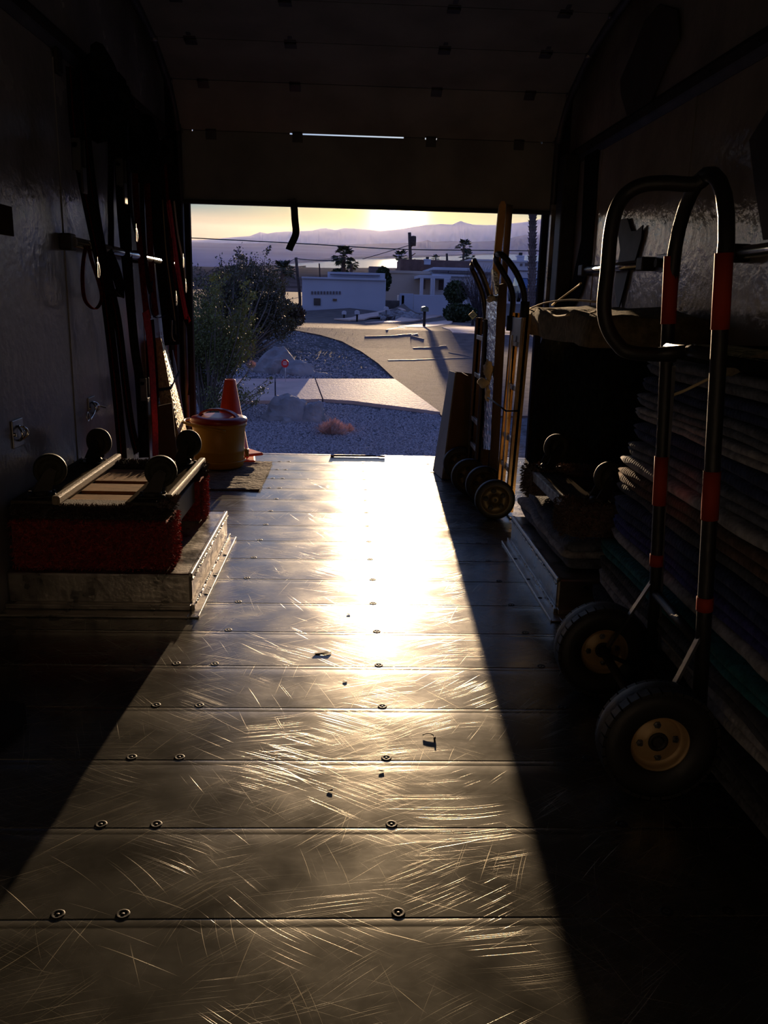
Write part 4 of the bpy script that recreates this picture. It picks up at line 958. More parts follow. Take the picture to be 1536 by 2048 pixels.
# ground sheet
def sheet(name, xs, ys, m, off=0., amp=0.):
    vs = [(x, y, gz(x, y)+off+(noise.noise(Vector((x*.7, y*.7, 0)))*amp if amp else 0)) for y in ys for x in xs]; n = len(xs)
    fs = [(j*n+i, j*n+i+1, (j+1)*n+i+1, (j+1)*n+i) for j in range(len(ys)-1) for i in range(n-1)]
    return struct(name, B().add(vs, fs, True), m)
def lin(a, b, n): return [a+(b-a)*i/n for i in range(n+1)]
ground = sheet('ground', lin(-22, 26, 96), lin(4.0, 30, 90), m_gravel, -.012, .0)
sheet('ground_slope', lin(-160, 160, 60), lin(29.5, 110, 70), m_dirt, -.03)
sheet('valley_floor', lin(-1200, 1400, 60), lin(108, 935, 60), m_scrub, -.2)
def patch(name, Lp, Rp, m, off=.012, n=10, sub=3, th=.06, parent=None, seg=None):
    """strip between two edge polylines given as ground points"""
    def dens(P):
        out = []
        for a, b in zip(P, P[1:]):
            for k in range(sub): out.append(a.lerp(b, k/sub))
        return out+[P[-1]]
    L2, R2 = dens(Lp), dens(Rp); vs = []; m_ = len(L2)
    for a, b in zip(L2, R2):
        for i in range(n+1):
            p = a.lerp(b, i/n); vs.append((p.x, p.y, gz(p.x, p.y)+off))
    k = len(vs); vs += [(x, y, z-th) for x, y, z in vs]
    fs = [(j*(n+1)+i, j*(n+1)+i+1, (j+1)*(n+1)+i+1, (j+1)*(n+1)+i) for j in range(m_-1) for i in range(n)]
    rim = [i for i in range(n+1)]+[j*(n+1)+n for j in range(1, m_)]+[(m_-1)*(n+1)+i for i in range(n-1, -1, -1)]+[j*(n+1) for j in range(m_-2, 0, -1)]
    fs += [(rim[i], rim[(i+1) % len(rim)], rim[(i+1) % len(rim)]+k, rim[i]+k) for i in range(len(rim))]
    o = B().add(vs, fs).build(name, m, parent)
    if not parent: tag(o, kind='structure')
    return o
def gps(l, dx=0): return [gp(a, c) for a, c in l]
road = patch('road', gps([(884, 834), (836, 795), (792, 762), (756, 728), (722, 704), (684, 684), (640, 671), (592, 662), (560, 655), (560, 646)]),
             gps([(1180, 834), (1180, 795), (1180, 762), (1180, 728), (1180, 704), (1180, 690), (1180, 680), (1180, 670), (1180, 662), (1180, 652)]), m_asph, .016, 24, 12)
m_crack = mat('sunlit_crack_line', (.36, .28, .23), .6, var=.2)  # pale tone paints the low sun catching the road cracks
b = B()
for l in ([(776, 722), (830, 721), (900, 718), (975, 716)], [(897, 706), (930, 712), (975, 722)], [(826, 697), (862, 696), (896, 692)], [(730, 674), (790, 672), (830, 668)], [(772, 661), (800, 656), (815, 658)], [(835, 668), (820, 672), (850, 680)]):
    P = []
    for (a, c), (e, f) in zip(l, l[1:]): P += [gp(a+(e-a)*k/10, c+(f-c)*k/10+.5*noise.noise(Vector((a+k*.4, c, 0))), .0185) for k in range(10)]
    b.ribbon(P, .035, (0, 1, 0), .002)
o = b.build('crack_line', m_crack, road); tag(o, kind='stuff')
sw = tag(bpy.data.objects.new('sidewalk', None), kind='structure'); COL.objects.link(sw)
top = lambda x: gp(x, 761.5+(x-600)*.001); 
def bot(x):
    pts = [(300, 808), (550, 806), (640, 802.5), (700, 806), (740, 811), (790, 817), (830, 822), (880, 829)]
    for (a, ya_), (c, yc) in zip(pts, pts[1:]):
        if x <= c: return gp(x, ya_+(yc-ya_)*(x-a)/(c-a))
    return gp(*pts[-1])
def slabp(xt0, xb0, xt1, xb1, n=8):
    T = [top(xt0+(xt1-xt0)*i/n) for i in range(n+1)]; Bo = [bot(xb0+(xb1-xb0)*i/n) for i in range(n+1)]
    patch('paving_slab', Bo, T, m_conc, .035, 6, 2, .12, sw)
slabp(240, 240, 399, 397); slabp(401, 399, 549, 549.5); slabp(551.5, 552, 629, 644); slabp(631.5, 647, 789, 880, 12)
# far pavements, drives
patch('pavement', gps([(795, 655), (830, 650), (865, 645), (893, 641)]), gps([(845, 656), (870, 654), (900, 649), (905, 644)]), m_conc, .03, 4, 3)
patch('pavement', gps([(884, 657), (930, 656), (990, 656), (1060, 655)]), gps([(905, 668), (940, 670), (990, 672), (1060, 674)]), m_conc, .04, 4, 3)
patch('pavement', gps([(668, 639), (720, 631), (760, 624), (800, 617)]), gps([(700, 642), (740, 636), (785, 630), (812, 622)]), m_conc, .05, 4, 3)
patch('pavement', gps([(730, 648), (790, 642), (840, 633), (876, 622)]), gps([(790, 647), (830, 643), (870, 636), (900, 626)]), m_conc, .05, 4, 3)
# gravel stones
def rock_into(b, c, s, rr, sub=1):
    ph = (1+5**.5)/2
    V = [(-1,ph,0),(1,ph,0),(-1,-ph,0),(1,-ph,0),(0,-1,ph),(0,1,ph),(0,-1,-ph),(0,1,-ph),(ph,0,-1),(ph,0,1),(-ph,0,-1),(-ph,0,1)]
    Fc = [(0,11,5),(0,5,1),(0,1,7),(0,7,10),(0,10,11),(1,5,9),(5,11,4),(11,10,2),(10,7,6),(7,1,8),(3,9,4),(3,4,2),(3,2,6),(3,6,8),(3,8,9),(4,9,5),(2,4,11),(6,2,10),(8,6,7),(9,8,1)]
    b.add([(c[0]+v[0]*s[0]/1.9*rr.uniform(.75, 1.2), c[1]+v[1]*s[1]/1.9*rr.uniform(.75, 1.2), c[2]+v[2]*s[2]/1.9*rr.uniform(.75, 1.2)) for v in V], Fc)
gr = random.Random(5); b = B(); OV = [(-1,0,0),(0,-1,0),(1,0,0),(0,1,0),(0,0,1)]; OF = [(0,1,4),(1,2,4),(2,3,4),(3,0,4)]
left_edge = [gp(a, c) for a, c in [(884, 834), (836, 795), (792, 762), (756, 728), (722, 704), (684, 684), (640, 671)]]
for _ in range(32000):
    px, py = gr.uniform(385, 890), 664+(912-664)*gr.random()**.8
    if 758 < py < 808 and not (py > 803 and px > 620): continue
    if py > 800 and px > 640 and py < 803+(px-640)*.11: continue
    p = gp(px, py) if False else None
    d = ray(px, py); yy = None
    # ground is nearly one plane here
    t0 = (gz(0, 11)-1)/d.z; 
    for _k in range(6): q = CAM+d*t0; t0 = (gz(q.x, q.y)-1)/d.z if d.z < -.02 else t0
    q = CAM+d*t0
    if q.y > 24 or q.y < 6: continue
    if py < 762 and px > 640+(py-671)*1.6+gr.uniform(-4, 6): continue
    s = gr.uniform(.010, .026)*(.7+q.y/22); a = gr.uniform(0, 6.28); ca, sa = math.cos(a), math.sin(a); k = gr.uniform(.6, 1)
    b.add([(q.x+(v[0]*ca-v[1]*sa)*s, q.y+(v[0]*sa+v[1]*ca)*s*k, gz(q.x, q.y)-.0125+v[2]*s*gr.uniform(.5, .9)) for v in OV], OF)
o = b.build('gravel_stones', m_stone); tag(o, 'loose grey gravel covering the ground between the truck, the pavement and the road', 'gravel', kind='stuff')
# boulders
m_rock = mat('grey_boulder', (.30, .29, .29), .85, var=.3, vs=4, bump=1.2, bs=12)
def boulder(px, py, w, h, label, seed, yaw=0, peak=0.):
    """px,py foot centre; w,h in metres"""
    c = gp(px, py); b = B(); nu, nv = 22, 12; vs = []; fs = []
    for j in range(nv+1):
        e = PI*.5*(1-j/nv)**1.0 if j < nv else 0
        e = (PI*.56)*(j/nv)
        for i in range(nu):
            a = 2*PI*i/nu; d = Vector((math.cos(a)*math.sin(e), math.sin(a)*math.sin(e), math.cos(e)))
            k = 1+.30*noise.noise(d*1.3+Vector((seed, 0, 0)))+.12*noise.noise(d*3.5+Vector((seed, 5, 0)))
            # chip flat facets
            for q in range(4):
                fn = Vector((math.cos(seed+q*1.7), math.sin(seed*2+q*2.3), .5)).normalized(); dd = d.dot(fn)*k
                if dd > .9: k *= .9/dd
            vs.append((c.x+d.x*k*w/2+peak*max(0, d.z)*w/2, c.y+d.y*k*w*.38, c.z-.03+max(-.05, d.z*k*h)))
    for j in range(nv):
        for i in range(nu): fs.append((j*nu+i, j*nu+(i+1) % nu, (j+1)*nu+(i+1) % nu, (j+1)*nu+i))
    return tag(b.add(vs, fs, False).build('boulder', m_rock, loc=c), label, 'rock', 'boulders in the gravel')
boulder(570, 836, .62, .36, 'largest grey boulder in front of the pavement, behind the gravel edge', 2, peak=.1)
boulder(624, 840, .32, .26, 'squarish grey boulder at the right end of the largest one', 5, peak=.25)
boulder(574, 843, .17, .09, 'small flat stone at the foot of the largest boulder', 9)
boulder(550, 742, .74, .42, 'pale wedge-shaped boulder beyond the pavement, left of the small red sign', 4, peak=.25)
boulder(592, 746, .66, .23, 'low rounded boulder beyond the pavement, right of the small red sign', 8)
boulder(640, 748, .30, .06, 'low dark stone right of the rounded boulder beyond the pavement', 12)
# dry tufts
m_dry = mat('dry_grass', (.62, .40, .33), .9, var=.3)
def tuft(px, py, w, h, n, label, m=m_dry):
    c = gp(px, py); b = B(); rr = random.Random(int(px))
    for _ in range(n):
        a = rr.uniform(0, 2*PI); rad = rr.uniform(.1, 1); p0 = c+Vector((math.cos(a)*rad*w*.25, math.sin(a)*rad*w*.2, 0)); p1 = c+Vector((math.cos(a)*rad*w*.5, math.sin(a)*rad*w*.4, h*rr.uniform(.5, 1)*(1.1-rad*.6)))
        q = (p1-p0).cross(Vector((rr.random(), rr.random(), .3))).normalized()*.004
        b.add([p0-q, p0+q, p1+q*.4, p1-q*.4], [(0, 1, 2, 3)])
        for _k in range(2): 
            e = p0.lerp(p1, rr.uniform(.5, .95)); f = e+Vector((rr.uniform(-.03, .03), rr.uniform(-.03, .03), rr.uniform(.0, .03))); b.add([e-q, e+q, f], [(0, 1, 2)])
    return tag(b.build('dry_tuft', m, loc=c), label, 'dry plant', 'dry tufts in the gravel')
tuft(664, 866, .46, .19, 420, 'pinkish dry tuft in the gravel right of the squarish boulder')
tuft(414, 736, .34, .22, 220, 'pale dry tuft beyond the pavement close to the left jamb')
tuft(503, 735, .22, .15, 130, 'small pale dry tuft beyond the pavement between the shrub and the boulder')
tuft(698, 862, .14, .10, 60, 'smallest dry tuft at the right of the pinkish one')
# small red octagonal sign on a stake
c = gp(571, 768); t = thing('yard_sign', 'small red eight-sided yard sign on a thin stake beyond the pavement', 'sign', c)
tp = at(570, 727, y=c.y); r_ = 6.2*c.y/F*1.02
place(t, B().tube([c, Vector((c.x, c.y, tp.z))], .006, 6).build('stake', mat('pale_stake', (.6, .6, .6), .5)))
sg = place(t, B().prism([(math.cos(PI/8+k*PI/4)*r_*1.2, math.sin(PI/8+k*PI/4)*r_*1.35) for k in range(8)], .006, Matrix.Translation(tp) @ Matrix.Rotation(PI/2, 4, 'X')).build('sign_face', mat('sign_red', (.75, .02, .03), .4, var=.05)))
b = B()
for i, (dz, ww) in enumerate(((.028, .05), (.006, .07), (-.016, .055))): b.box((tp.x-ww/2, tp.y-.0085, tp.z+dz-.005), (tp.x+ww/2, tp.y-.0065, tp.z+dz+.005))
tag(place(t, b.build('lettering', mat('sign_white', (.8, .8, .8), .5))), kind='stuff')
# diamond warning sign at the street corner
def flat_sign():
    y = 33.; c = gp(945, 652); y = c.y; t = thing('warning_sign', 'yellow diamond sign with black marks at the far street corner', 'sign', c)
    tp = at(945, 630, y=y); s = 7.2*y/F*1.05
    place(t, B().box((c.x-.05, y-.05, c.z-.1), (c.x+.05, y+.05, tp.z-.1), bev=.01).build('post', m_rust))
    place(t, B().prism([(0, -s*1.15), (s*1.15, 0), (0, s*1.15), (-s*1.15, 0)], .02, Matrix.Translation(tp-Vector((0, .06, 0))) @ Matrix.Rotation(PI/2, 4, 'X')).build('sign_face', mat('sign_yellow', (.55, .30, .03), .5, var=.05)))
    b = B(); yy = y-.085
    for dz, w in ((.05, .07), (.0, .11), (-.05, .05)): b.box((tp.x-w, yy, tp.z+dz-.012), (tp.x+w, yy+.004, tp.z+dz+.012))
    tag(place(t, b.build('lettering', m_rub)), kind='stuff')
flat_sign()
# mailboxes
def mailbox(px, pyb, pyt, w, label, mbx, post):
    c = gp(px, pyb); y = c.y; tp = at(px, pyt, y=y); k = y/F; t = thing('mailbox', label, 'mailbox', c, 'street mailboxes')
    h = w*.75
    place(t, B().box((c.x-.04, y-.04, c.z-.05), (c.x+.04, y+.04, tp.z-h*k), bev=.006).build('post', post))
    Mb = Matrix.Translation((c.x, y+.2, tp.z-h*k)) @ Matrix.Rotation(PI/2, 4, 'X')
    poly = [(-w*k/2, 0), (w*k/2, 0), (w*k/2, h*k*.6)]+[(math.cos(a)*w*k/2, h*k*.6+math.sin(a)*h*k*.4) for a in (PI/6, PI/3, PI/2, 2*PI/3, 5*PI/6)]+[(-w*k/2, h*k*.6)]
    place(t, B().prism(poly, .45, Mb).build('box', mbx))
m_wh = mat('white_metal', (.62, .62, .66), .45, var=.05)
mailbox(688, 638, 621.5, 9, 'left white mailbox beside the long white house', m_wh, m_rust)
mailbox(714, 642, 620.5, 10, 'white mailbox on a dark post, right of its white neighbour', m_wh, m_rust)
mailbox(848, 655, 612.5, 13, 'green mailbox with a pale top on a tall post before the planter wall', mat('green_metal', (.10, .13, .09), .5), m_rust)
mailbox(772, 637, 613, 9, 'pale mailbox on a grey post in front of the rock bed', m_wh, mat('grey_post', (.25, .25, .27), .6))

# ---- lake and mountains
lake = B(); H0 = at(768, 538, y=930)
vs = []
zl = lambda y: H0.z+(y-930)*.063
for y in (915, 2300): vs += [(-3500, y, zl(y)), (4500, y, zl(y))]
lake.add(vs, [(0, 1, 3, 2)])
m_lake = mat('lake_water', (.05, .06, .07), .26, var=.1, bump=.25, bs=.6, spec=1.0)
m_lake.node_tree.nodes['Principled BSDF'].inputs['IOR'].default_value = 2.2
struct('lake', lake, m_lake)
def shore(pts, y, d, name, m, z1=None):
    """low land spit: flat tongue on the water"""
    P = [at(a, c, y=900) for a, c in pts]
def ridge(name, pts, y, depth, m, seed, base=532, rough=.5, n=6):
    """mountain range: crest points (px,row) at distance y, sloping towards us and away, with spurs"""
    C_ = []
    for (a, ra), (b_, rb) in zip(pts, pts[1:]):
        for k in range(n): u = k/n; C_.append((a+(b_-a)*u, ra+(rb-ra)*u+noise.noise(Vector((a*.13+u*2.1, seed, 0)))*rough))
    C_.append(pts[-1]); m_ = 9; vs = []; fs = []
    for (px, row) in C_:
        c = at(px, row, y=y); foot = at(px, base-(px-768)*.000+(px-768)*.0, y=y-depth); foot.z = min(foot.z, c.z-5)
        for j in range(m_+1):
            v = j/m_; p = foot.lerp(c, v); s_ = noise.noise(Vector((px*.06, v*2, seed)))*math.sin(v*PI)*(c.z-foot.z)*.22+noise.noise(Vector((px*.2, v*5, seed)))*math.sin(v*PI)*(c.z-foot.z)*.08
            vs.append((p.x, p.y, p.z+s_))
        vs.append((c.x, c.y+depth*.6, foot.z))
    n2 = m_+2
    for i in range(len(C_)-1):
        for j in range(n2-1): fs.append((i*n2+j, (i+1)*n2+j, (i+1)*n2+j+1, i*n2+j+1))
    return struct(name, B().add(vs, fs, True), m)
m_far = mat('hazy_far_mountain', (.80, .74, .76), 1, var=.06, vs=.004, spec=0)  # pale tint carries the distance haze in the base colour
m_mid = mat('hazy_mid_land', (.33, .32, .41), 1, var=.12, vs=.006, spec=0)  # lavender tint, haze mixed into the colour of the nearer range
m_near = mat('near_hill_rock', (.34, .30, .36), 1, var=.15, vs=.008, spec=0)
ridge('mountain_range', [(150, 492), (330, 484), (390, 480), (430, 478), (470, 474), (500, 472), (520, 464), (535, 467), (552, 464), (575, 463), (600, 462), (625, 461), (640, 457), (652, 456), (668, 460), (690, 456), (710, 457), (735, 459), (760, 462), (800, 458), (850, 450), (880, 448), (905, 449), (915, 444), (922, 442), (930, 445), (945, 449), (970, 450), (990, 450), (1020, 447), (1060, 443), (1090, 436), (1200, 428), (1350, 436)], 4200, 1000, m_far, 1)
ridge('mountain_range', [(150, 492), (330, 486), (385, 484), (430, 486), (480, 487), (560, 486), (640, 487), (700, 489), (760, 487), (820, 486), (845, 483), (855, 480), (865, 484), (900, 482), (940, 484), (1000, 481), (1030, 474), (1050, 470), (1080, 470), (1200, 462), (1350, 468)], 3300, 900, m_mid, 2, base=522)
# land across the lake on the left and the near shore spit
def flatland(name, pts, off, m):
    """flat tongue of land just above the lake plane"""
    V = []
    for a, c in pts:
        d = ray(a, c); t = (zl(0)+0-1)/(d.z-.063*d.y); p = CAM+d*t; V.append((p.x, p.y, zl(p.y)+off))
    n_ = len(V); V += [(x, y, z-off-3) for x, y, z in V]
    return struct(name, B().add(V, [tuple(range(n_)), tuple(range(2*n_-1, n_-1, -1))]+[(i, (i+1) % n_, n_+(i+1) % n_, n_+i) for i in range(n_)]), m)
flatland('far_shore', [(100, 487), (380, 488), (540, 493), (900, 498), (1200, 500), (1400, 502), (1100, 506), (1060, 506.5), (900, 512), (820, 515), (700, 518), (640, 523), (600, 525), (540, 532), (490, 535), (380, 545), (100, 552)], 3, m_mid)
flatland('near_shore', [(350, 560), (350, 542), (430, 537), (500, 535), (560, 533.5), (600, 534), (612, 533), (598, 537), (640, 538.5), (700, 538), (760, 537.5), (850, 536), (950, 537), (1300, 540), (1300, 560)], 1.0, m_scrub)

# ---- houses
m_white = mat('white_stucco', (.58, .60, .66), .9, var=.05, vs=.6)
m_cream = mat('cream_stucco', (.50, .44, .37), .9, var=.05, vs=.6)
m_band = mat('grey_brown_band', (.16, .13, .13), .7)
m_tile = mat('brown_roof', (.17, .10, .08), .8, var=.2, vs=2)
m_glass = mat('dark_window', (.02, .025, .035), .15, spec=.8)
m_door2 = mat('brown_door', (.05, .03, .03), .6)
def pbox(px0, px1, r0, r1, y, dep, bev=0.):
    """box whose camera-facing side covers the measured rectangle at distance y"""
    a = at(px0, r1, y=y); b_ = at(px1, r1, y=y); tz = at((px0+px1)/2, r0, y=y).z; bz = at((px0+px1)/2, r1, y=y).z
    return (a.x, y, bz), (b_.x, y+dep, tz)
def house(name, label, blocks, y, parts, mm=m_white, group='houses below the street'):
    lo, hi = pbox(*blocks[0][:4], y, 1); t = thing(name, label, 'house', ((lo[0]+hi[0])/2, y+2, gz(0, y)), group)
    for (p0, p1, r0, r1, dy, dep, mt_, nm) in blocks:
        lo, hi = pbox(p0, p1, r0, r1, y+dy, dep); place(t, B().box((lo[0], lo[1], min(lo[2], gz(0, y)-.8) if nm == 'wall' else lo[2]), hi, bev=.02).build(nm, mt_ or mm))
    for (p0, p1, r0, r1, dy, mt_, nm) in parts:
        lo, hi = pbox(p0, p1, r0, r1, y+dy, .12); place(t, B().box(lo, hi).build(nm, mt_))
    return t
# long white house, left: wall with parapet step, block openings, window, vent
house('house', 'long low white house with a row of small block openings, left of the street', [
    (604, 770, 558, 640, 0, 9, None, 'wall'), (655, 770, 545, 560, 2.5, 7, None, 'parapet'), (603, 772, 555.5, 559.5, -.12, 9.2, None, 'coping'), (660, 760, 549, 550.5, 2.2, 6, m_band, 'roof_edge')], 50,
    [(627.5, 641, 596.5, 610.5, -.06, m_glass, 'window'), (665.5, 673.5, 597.5, 602, -.06, m_glass, 'vent')]+
    [(622.5+i*6.15, 626+i*6.15, 582.5, 588.5, -.05, m_band, 'block_opening') for i in range(10)])
house('house', 'pale cream flat-roofed house in the middle, in the sun glare below the pole', [
    (762, 862, 546, 612, 0, 8, None, 'wall'), (770, 861, 541.5, 547, -.1, 10, None, 'coping'), (800, 940, 520, 546, 9, 6, m_tile, 'roof'), (738, 772, 533, 548, 4, 3, m_band, 'rooftop_unit')], 68,
    [(846, 850, 556, 578, -.06, m_band, 'downpipe')], m_cream)
house('house', 'white house with a columned porch, arched brown door and grey brick band', [
    (864, 1000, 536, 600, 6, 9, None, 'wall'), (864, 940, 536, 541, 5.8, 9, None, 'coping'), (864, 896, 541, 545, 5.7, .4, m_band, 'brick_band'), (897, 1000, 543.5, 548, 5.7, .4, m_band, 'brick_band'), (838, 902, 551, 557, 1, 5, None, 'porch_roof'), (864, 940, 549, 553, 5.6, .5, None, 'coping')], 62,
    [(877, 888, 560, 580, 5.6, m_door2, 'door'), (846, 862, 558, 580, 6.9, m_cream, 'porch_wall')])
t = thing('porch', 'white square porch columns standing before the arched door of the white house', 'porch', at(860, 590, y=62.5))
for (p0, p1) in ((840, 846), (861, 866), (864.5, 869), (888, 898)):
    lo, hi = pbox(p0, p1, 556.5, 592, 62.2, .5); place(t, B().box(lo, hi, bev=.02).build('column', m_white))
house('house', 'white house with a flat chimney stack, far right behind the hand trucks', [
    (940, 1105, 522, 585, 0, 10, None, 'wall'), (938, 1108, 520, 524, -.1, 10, None, 'coping'), (1035, 1090, 541, 543, -.1, .3, m_band, 'brick_band')], 84,
    [(1040, 1045, 527, 532, -.06, m_band, 'window'), (1050, 1058, 526.5, 532, -.06, m_band, 'window')])
def chimney(px, r0, r1, w, y, label):
    t = thing('chimney', label, 'chimney', at(px, r1, y=y), 'chimneys on the flat roofs')
    lo, hi = pbox(px-w*.42, px+w*.42, r0+(r1-r0)*.35, r1, y, w*y/F*.8); place(t, B().box(lo, hi, bev=.02).build('stack', m_white))
    lo, hi = pbox(px-w*.5, px+w*.5, r0+(r1-r0)*.30, r0+(r1-r0)*.45, y-.1, w*y/F*.9); place(t, B().box(lo, hi, bev=.02).build('cap', m_white))
    lo, hi = pbox(px-w*.2, px+w*.2, r0, r0+(r1-r0)*.3, y+.2, w*y/F*.4); place(t, B().box(lo, hi, bev=.02).build('flue', m_rust))
chimney(855, 513.5, 529, 15, 76, 'square chimney with a wide cap just right of the transformer pole')
chimney(1041.5, 505, 524, 16, 86, 'square chimney with a wide cap on the far right house')
# planter wall, garden walls
t = thing('garden_wall', 'white angular planter wall in front of the porch', 'garden wall', gp(845, 612), 'white garden walls')
lo, hi = pbox(799, 826, 587, 618, 56, .3); place(t, B().box((lo[0], lo[1], lo[2]-1), hi, bev=.02).build('wall_panel', m_white))
lo, hi = pbox(827, 895, 590, 620, 53, .3); place(t, B().box((lo[0], lo[1], lo[2]-.6), hi, bev=.02).build('wall_panel', m_white))
a, c = at(799, 590, y=60), at(799, 590, y=56); place(t, B().box((a.x-.1, 56, a.z-3), (a.x+.1, 61, c.z), bev=.02).build('wall_panel', m_white))
t = thing('garden_wall', 'low white wall running left from the long white house behind the bush', 'garden wall', at(590, 630, y=49), 'white garden walls')
lo, hi = pbox(560, 606, 612, 640, 49.5, .3); place(t, B().box(lo, hi, bev=.02).build('wall_panel', m_white))
t = thing('retaining_wall', 'tan retaining bank wall between the white houses below the small tree', 'wall', at(770, 610, y=58))
lo, hi = pbox(715, 800, 600, 612, 57, 1); place(t, B().box((lo[0], lo[1], lo[2]-1), hi, bev=.05).build('bank', mat('tan_bank', (.22, .18, .15), .9, var=.3, vs=1.5)))
patch('rock_bed', gps([(758, 632), (790, 622), (830, 618)]), gps([(775, 640), (820, 636), (850, 628)]), m_dirt, .15, 8, 3)
b = B(); rr = random.Random(3)
for _ in range(60):
    p = gp(rr.uniform(765, 845), rr.uniform(629, 640)); rock_into(b, (p.x, p.y, p.z+.05), (rr.uniform(.12, .34),)*2+(rr.uniform(.10, .25),), rr)
tag(b.build('bed_stones', m_rock), 'dark stones heaped in the planting bed between the drives', 'stones', kind='stuff')

# ---- poles and wires
m_pole = mat('wooden_pole', (.09, .065, .05), .85, var=.3)
def pole(label, pts, y, r, xf=None):
    P = [at(a, c, y=y) for a, c in pts]; P.append(Vector((P[-1].x, y, gz(0, y)-.3))) if P[-1].z > gz(0, y) else None
    t = thing('utility_pole', label, 'pole', P[-1], 'utility poles'); place(t, B().tube(P, r, 8).build('shaft', m_pole))
    if xf:
        c = at(*xf, y=y); place(t, B().lathe([(.0001, -.5), (.28, -.5), (.30, -.4), (.30, .4), (.26, .5), (.0001, .55)], Matrix.Translation(c+Vector((.3, 0, 0))), 14).build('transformer', m_pole))
        for dz in (1.6, 2.6, 3.2): place(t, B().tube([at(pts[0][0], pts[0][1], y=y)+Vector((0, 0, -dz)), at(pts[0][0], pts[0][1], y=y)+Vector((.7, 0, -dz+.5))], .06, 6).build('insulator_arm', m_pole))
    return P
pole('dark utility pole with a transformer right of the sun glare', [(819, 465), (821, 520), (822, 545)], 95, .17, (821, 482))
pole('leaning dark utility pole left of the long white house', [(592, 515), (594.5, 545), (599, 585), (600, 600)], 56, .09)
pole('short thin utility pole behind the roof of the long white house', [(638.5, 527), (640, 556)], 110, .09)
pole('short far pole right of the transformer pole above the brown roof', [(893.5, 507), (894.5, 528)], 130, .16)
m_wire = mat('black_wire', (.02, .02, .02), .6)
for lab, pts, y, r in (('long sagging wire crossing the view above the lake', [(375, 475.5), (600, 487), (720, 494.5), (820, 499), (950, 500.5), (1100, 502)], 95, .05), ('wire rising from the left edge towards the transformer pole', [(725, 518), (760, 508), (817, 491)], 95, .035), ('wire strung from the leaning pole towards the palm', [(592, 517), (610, 519), (640, 521), (680, 521)], 56, .025), ('wire from the mesquite to the leaning pole', [(560, 529), (578, 523), (592, 517)], 56, .02)):
    P = [at(a, c, y=y) for a, c in pts]; tag(B().tube(smoothpath(P, 5), r, 4).build('power_line', m_wire, loc=P[0]), lab, 'wire', 'power lines')

# ---- plants
def leafmat(n, c, v=.5): return mat(n, c, .6, var=v, vs=2.5, spec=.5)
m_leafg = leafmat('creosote_leaf', (.15, .17, .05)); m_leafd = leafmat('mesquite_leaf', (.095, .10, .06)); m_bush = leafmat('dark_hedge_leaf', (.04, .06, .02)); m_twig = mat('grey_twig', (.13, .10, .08), .85, var=.3); m_palm = leafmat('palm_leaf', (.04, .055, .022)); m_trunk = mat('palm_trunk', (.16, .12, .11), .9, var=.4, vs=3)
def leaf(b, p, s, rr):
    u = Vector((rr.uniform(-1, 1), rr.uniform(-1, 1), rr.uniform(-1, 1))).normalized(); w = u.cross(Vector((rr.random(), rr.random()+.1, rr.random()))).normalized()
    b.add([p-u*s, p+w*s*.5, p+u*s, p-w*s*.5], [(0, 1, 2, 3)])
def shrub(name, label, base, blobs, nleaf, ls, m, nst, stem_r, seed, cat='shrub', group=None, twigs=3, spray=.0):
    """stems fan out from the base to points in the blobs (centre, radii); leaves cluster along their outer halves"""
    rr = random.Random(seed); t = thing(name, label, cat, base, group); st = B(); lf = B()
    tot = sum(bl[1][0]*bl[1][2] for bl in blobs)
    for c, rad in blobs:
        k = max(2, int(nst*rad[0]*rad[2]/tot)); nl = int(nleaf*rad[0]*rad[2]/tot/k)
        for _ in range(k):
            d = Vector((rr.gauss(0, 1), rr.gauss(0, 1), rr.gauss(0, 1))).normalized()*rr.random()**.4
            e = c+Vector((d.x*rad[0], d.y*rad[1], d.z*rad[2])); mid = base.lerp(e, .5)+Vector((rr.uniform(-.15, .15), rr.uniform(-.15, .15), rr.uniform(0, .12)))*(e-base).length
            if (e-c).length < .01: continue
            P = [base+Vector((rr.uniform(-.08, .08), rr.uniform(-.08, .08), 0)), mid, e]
            SP = smoothpath(P, 4); st.tube(SP, [stem_r*(1-.85*i/(len(SP)-1)) for i in range(len(SP))], 4, cap=False)
            ln = (e-base).length
            tw = []
            for _k in range(twigs):
                a = SP[rr.randrange(len(SP)//2, len(SP))]; q = a+Vector((rr.uniform(-1, 1), rr.uniform(-1, 1), rr.uniform(-.3, 1))).normalized()*min(rad)*rr.uniform(.25, .6); st.tube([a, q], [stem_r*.25, stem_r*.12], 3, cap=False); tw.append((a, q))
            for _k in range(nl):
                a, q = tw[rr.randrange(len(tw))] if (tw and rr.random() < .6) else (mid, e)
                p = a.lerp(q, rr.uniform(.1, 1.05))+Vector((rr.gauss(0, 1), rr.gauss(0, 1), rr.gauss(0, 1)))*min(rad)*(.12+spray); leaf(lf, p, ls*rr.uniform(.6, 1.3), rr)
    place(t, tag(st.build('stems', m_twig), kind='stuff')); 
    if nleaf: place(t, tag(lf.build('foliage', m), kind='stuff'))
    return t
def bl(px, py, w, h, y, dep=None):
    """blob centred on a measured point at distance y, half sizes in picture points"""
    k = y/F; return (at(px, py, y=y), (w*k, (dep or w*k), h*k))
y = 11.2
shrub('creosote_bush', 'near sparse creosote bush with small yellow-green leaves beside the left jamb', gp(415, 832), [bl(430, 640, 62, 70, y, .6), bl(395, 600, 40, 60, y, .5), bl(470, 690, 45, 50, y, .5), bl(405, 735, 45, 55, y, .5), bl(500, 640, 30, 30, y, .4), bl(400, 690, 40, 60, y, .5), bl(420, 570, 40, 30, y, .4), bl(480, 600, 34, 34, y, .4)], 19000, .017, m_leafg, 70, .010, 3, twigs=5)
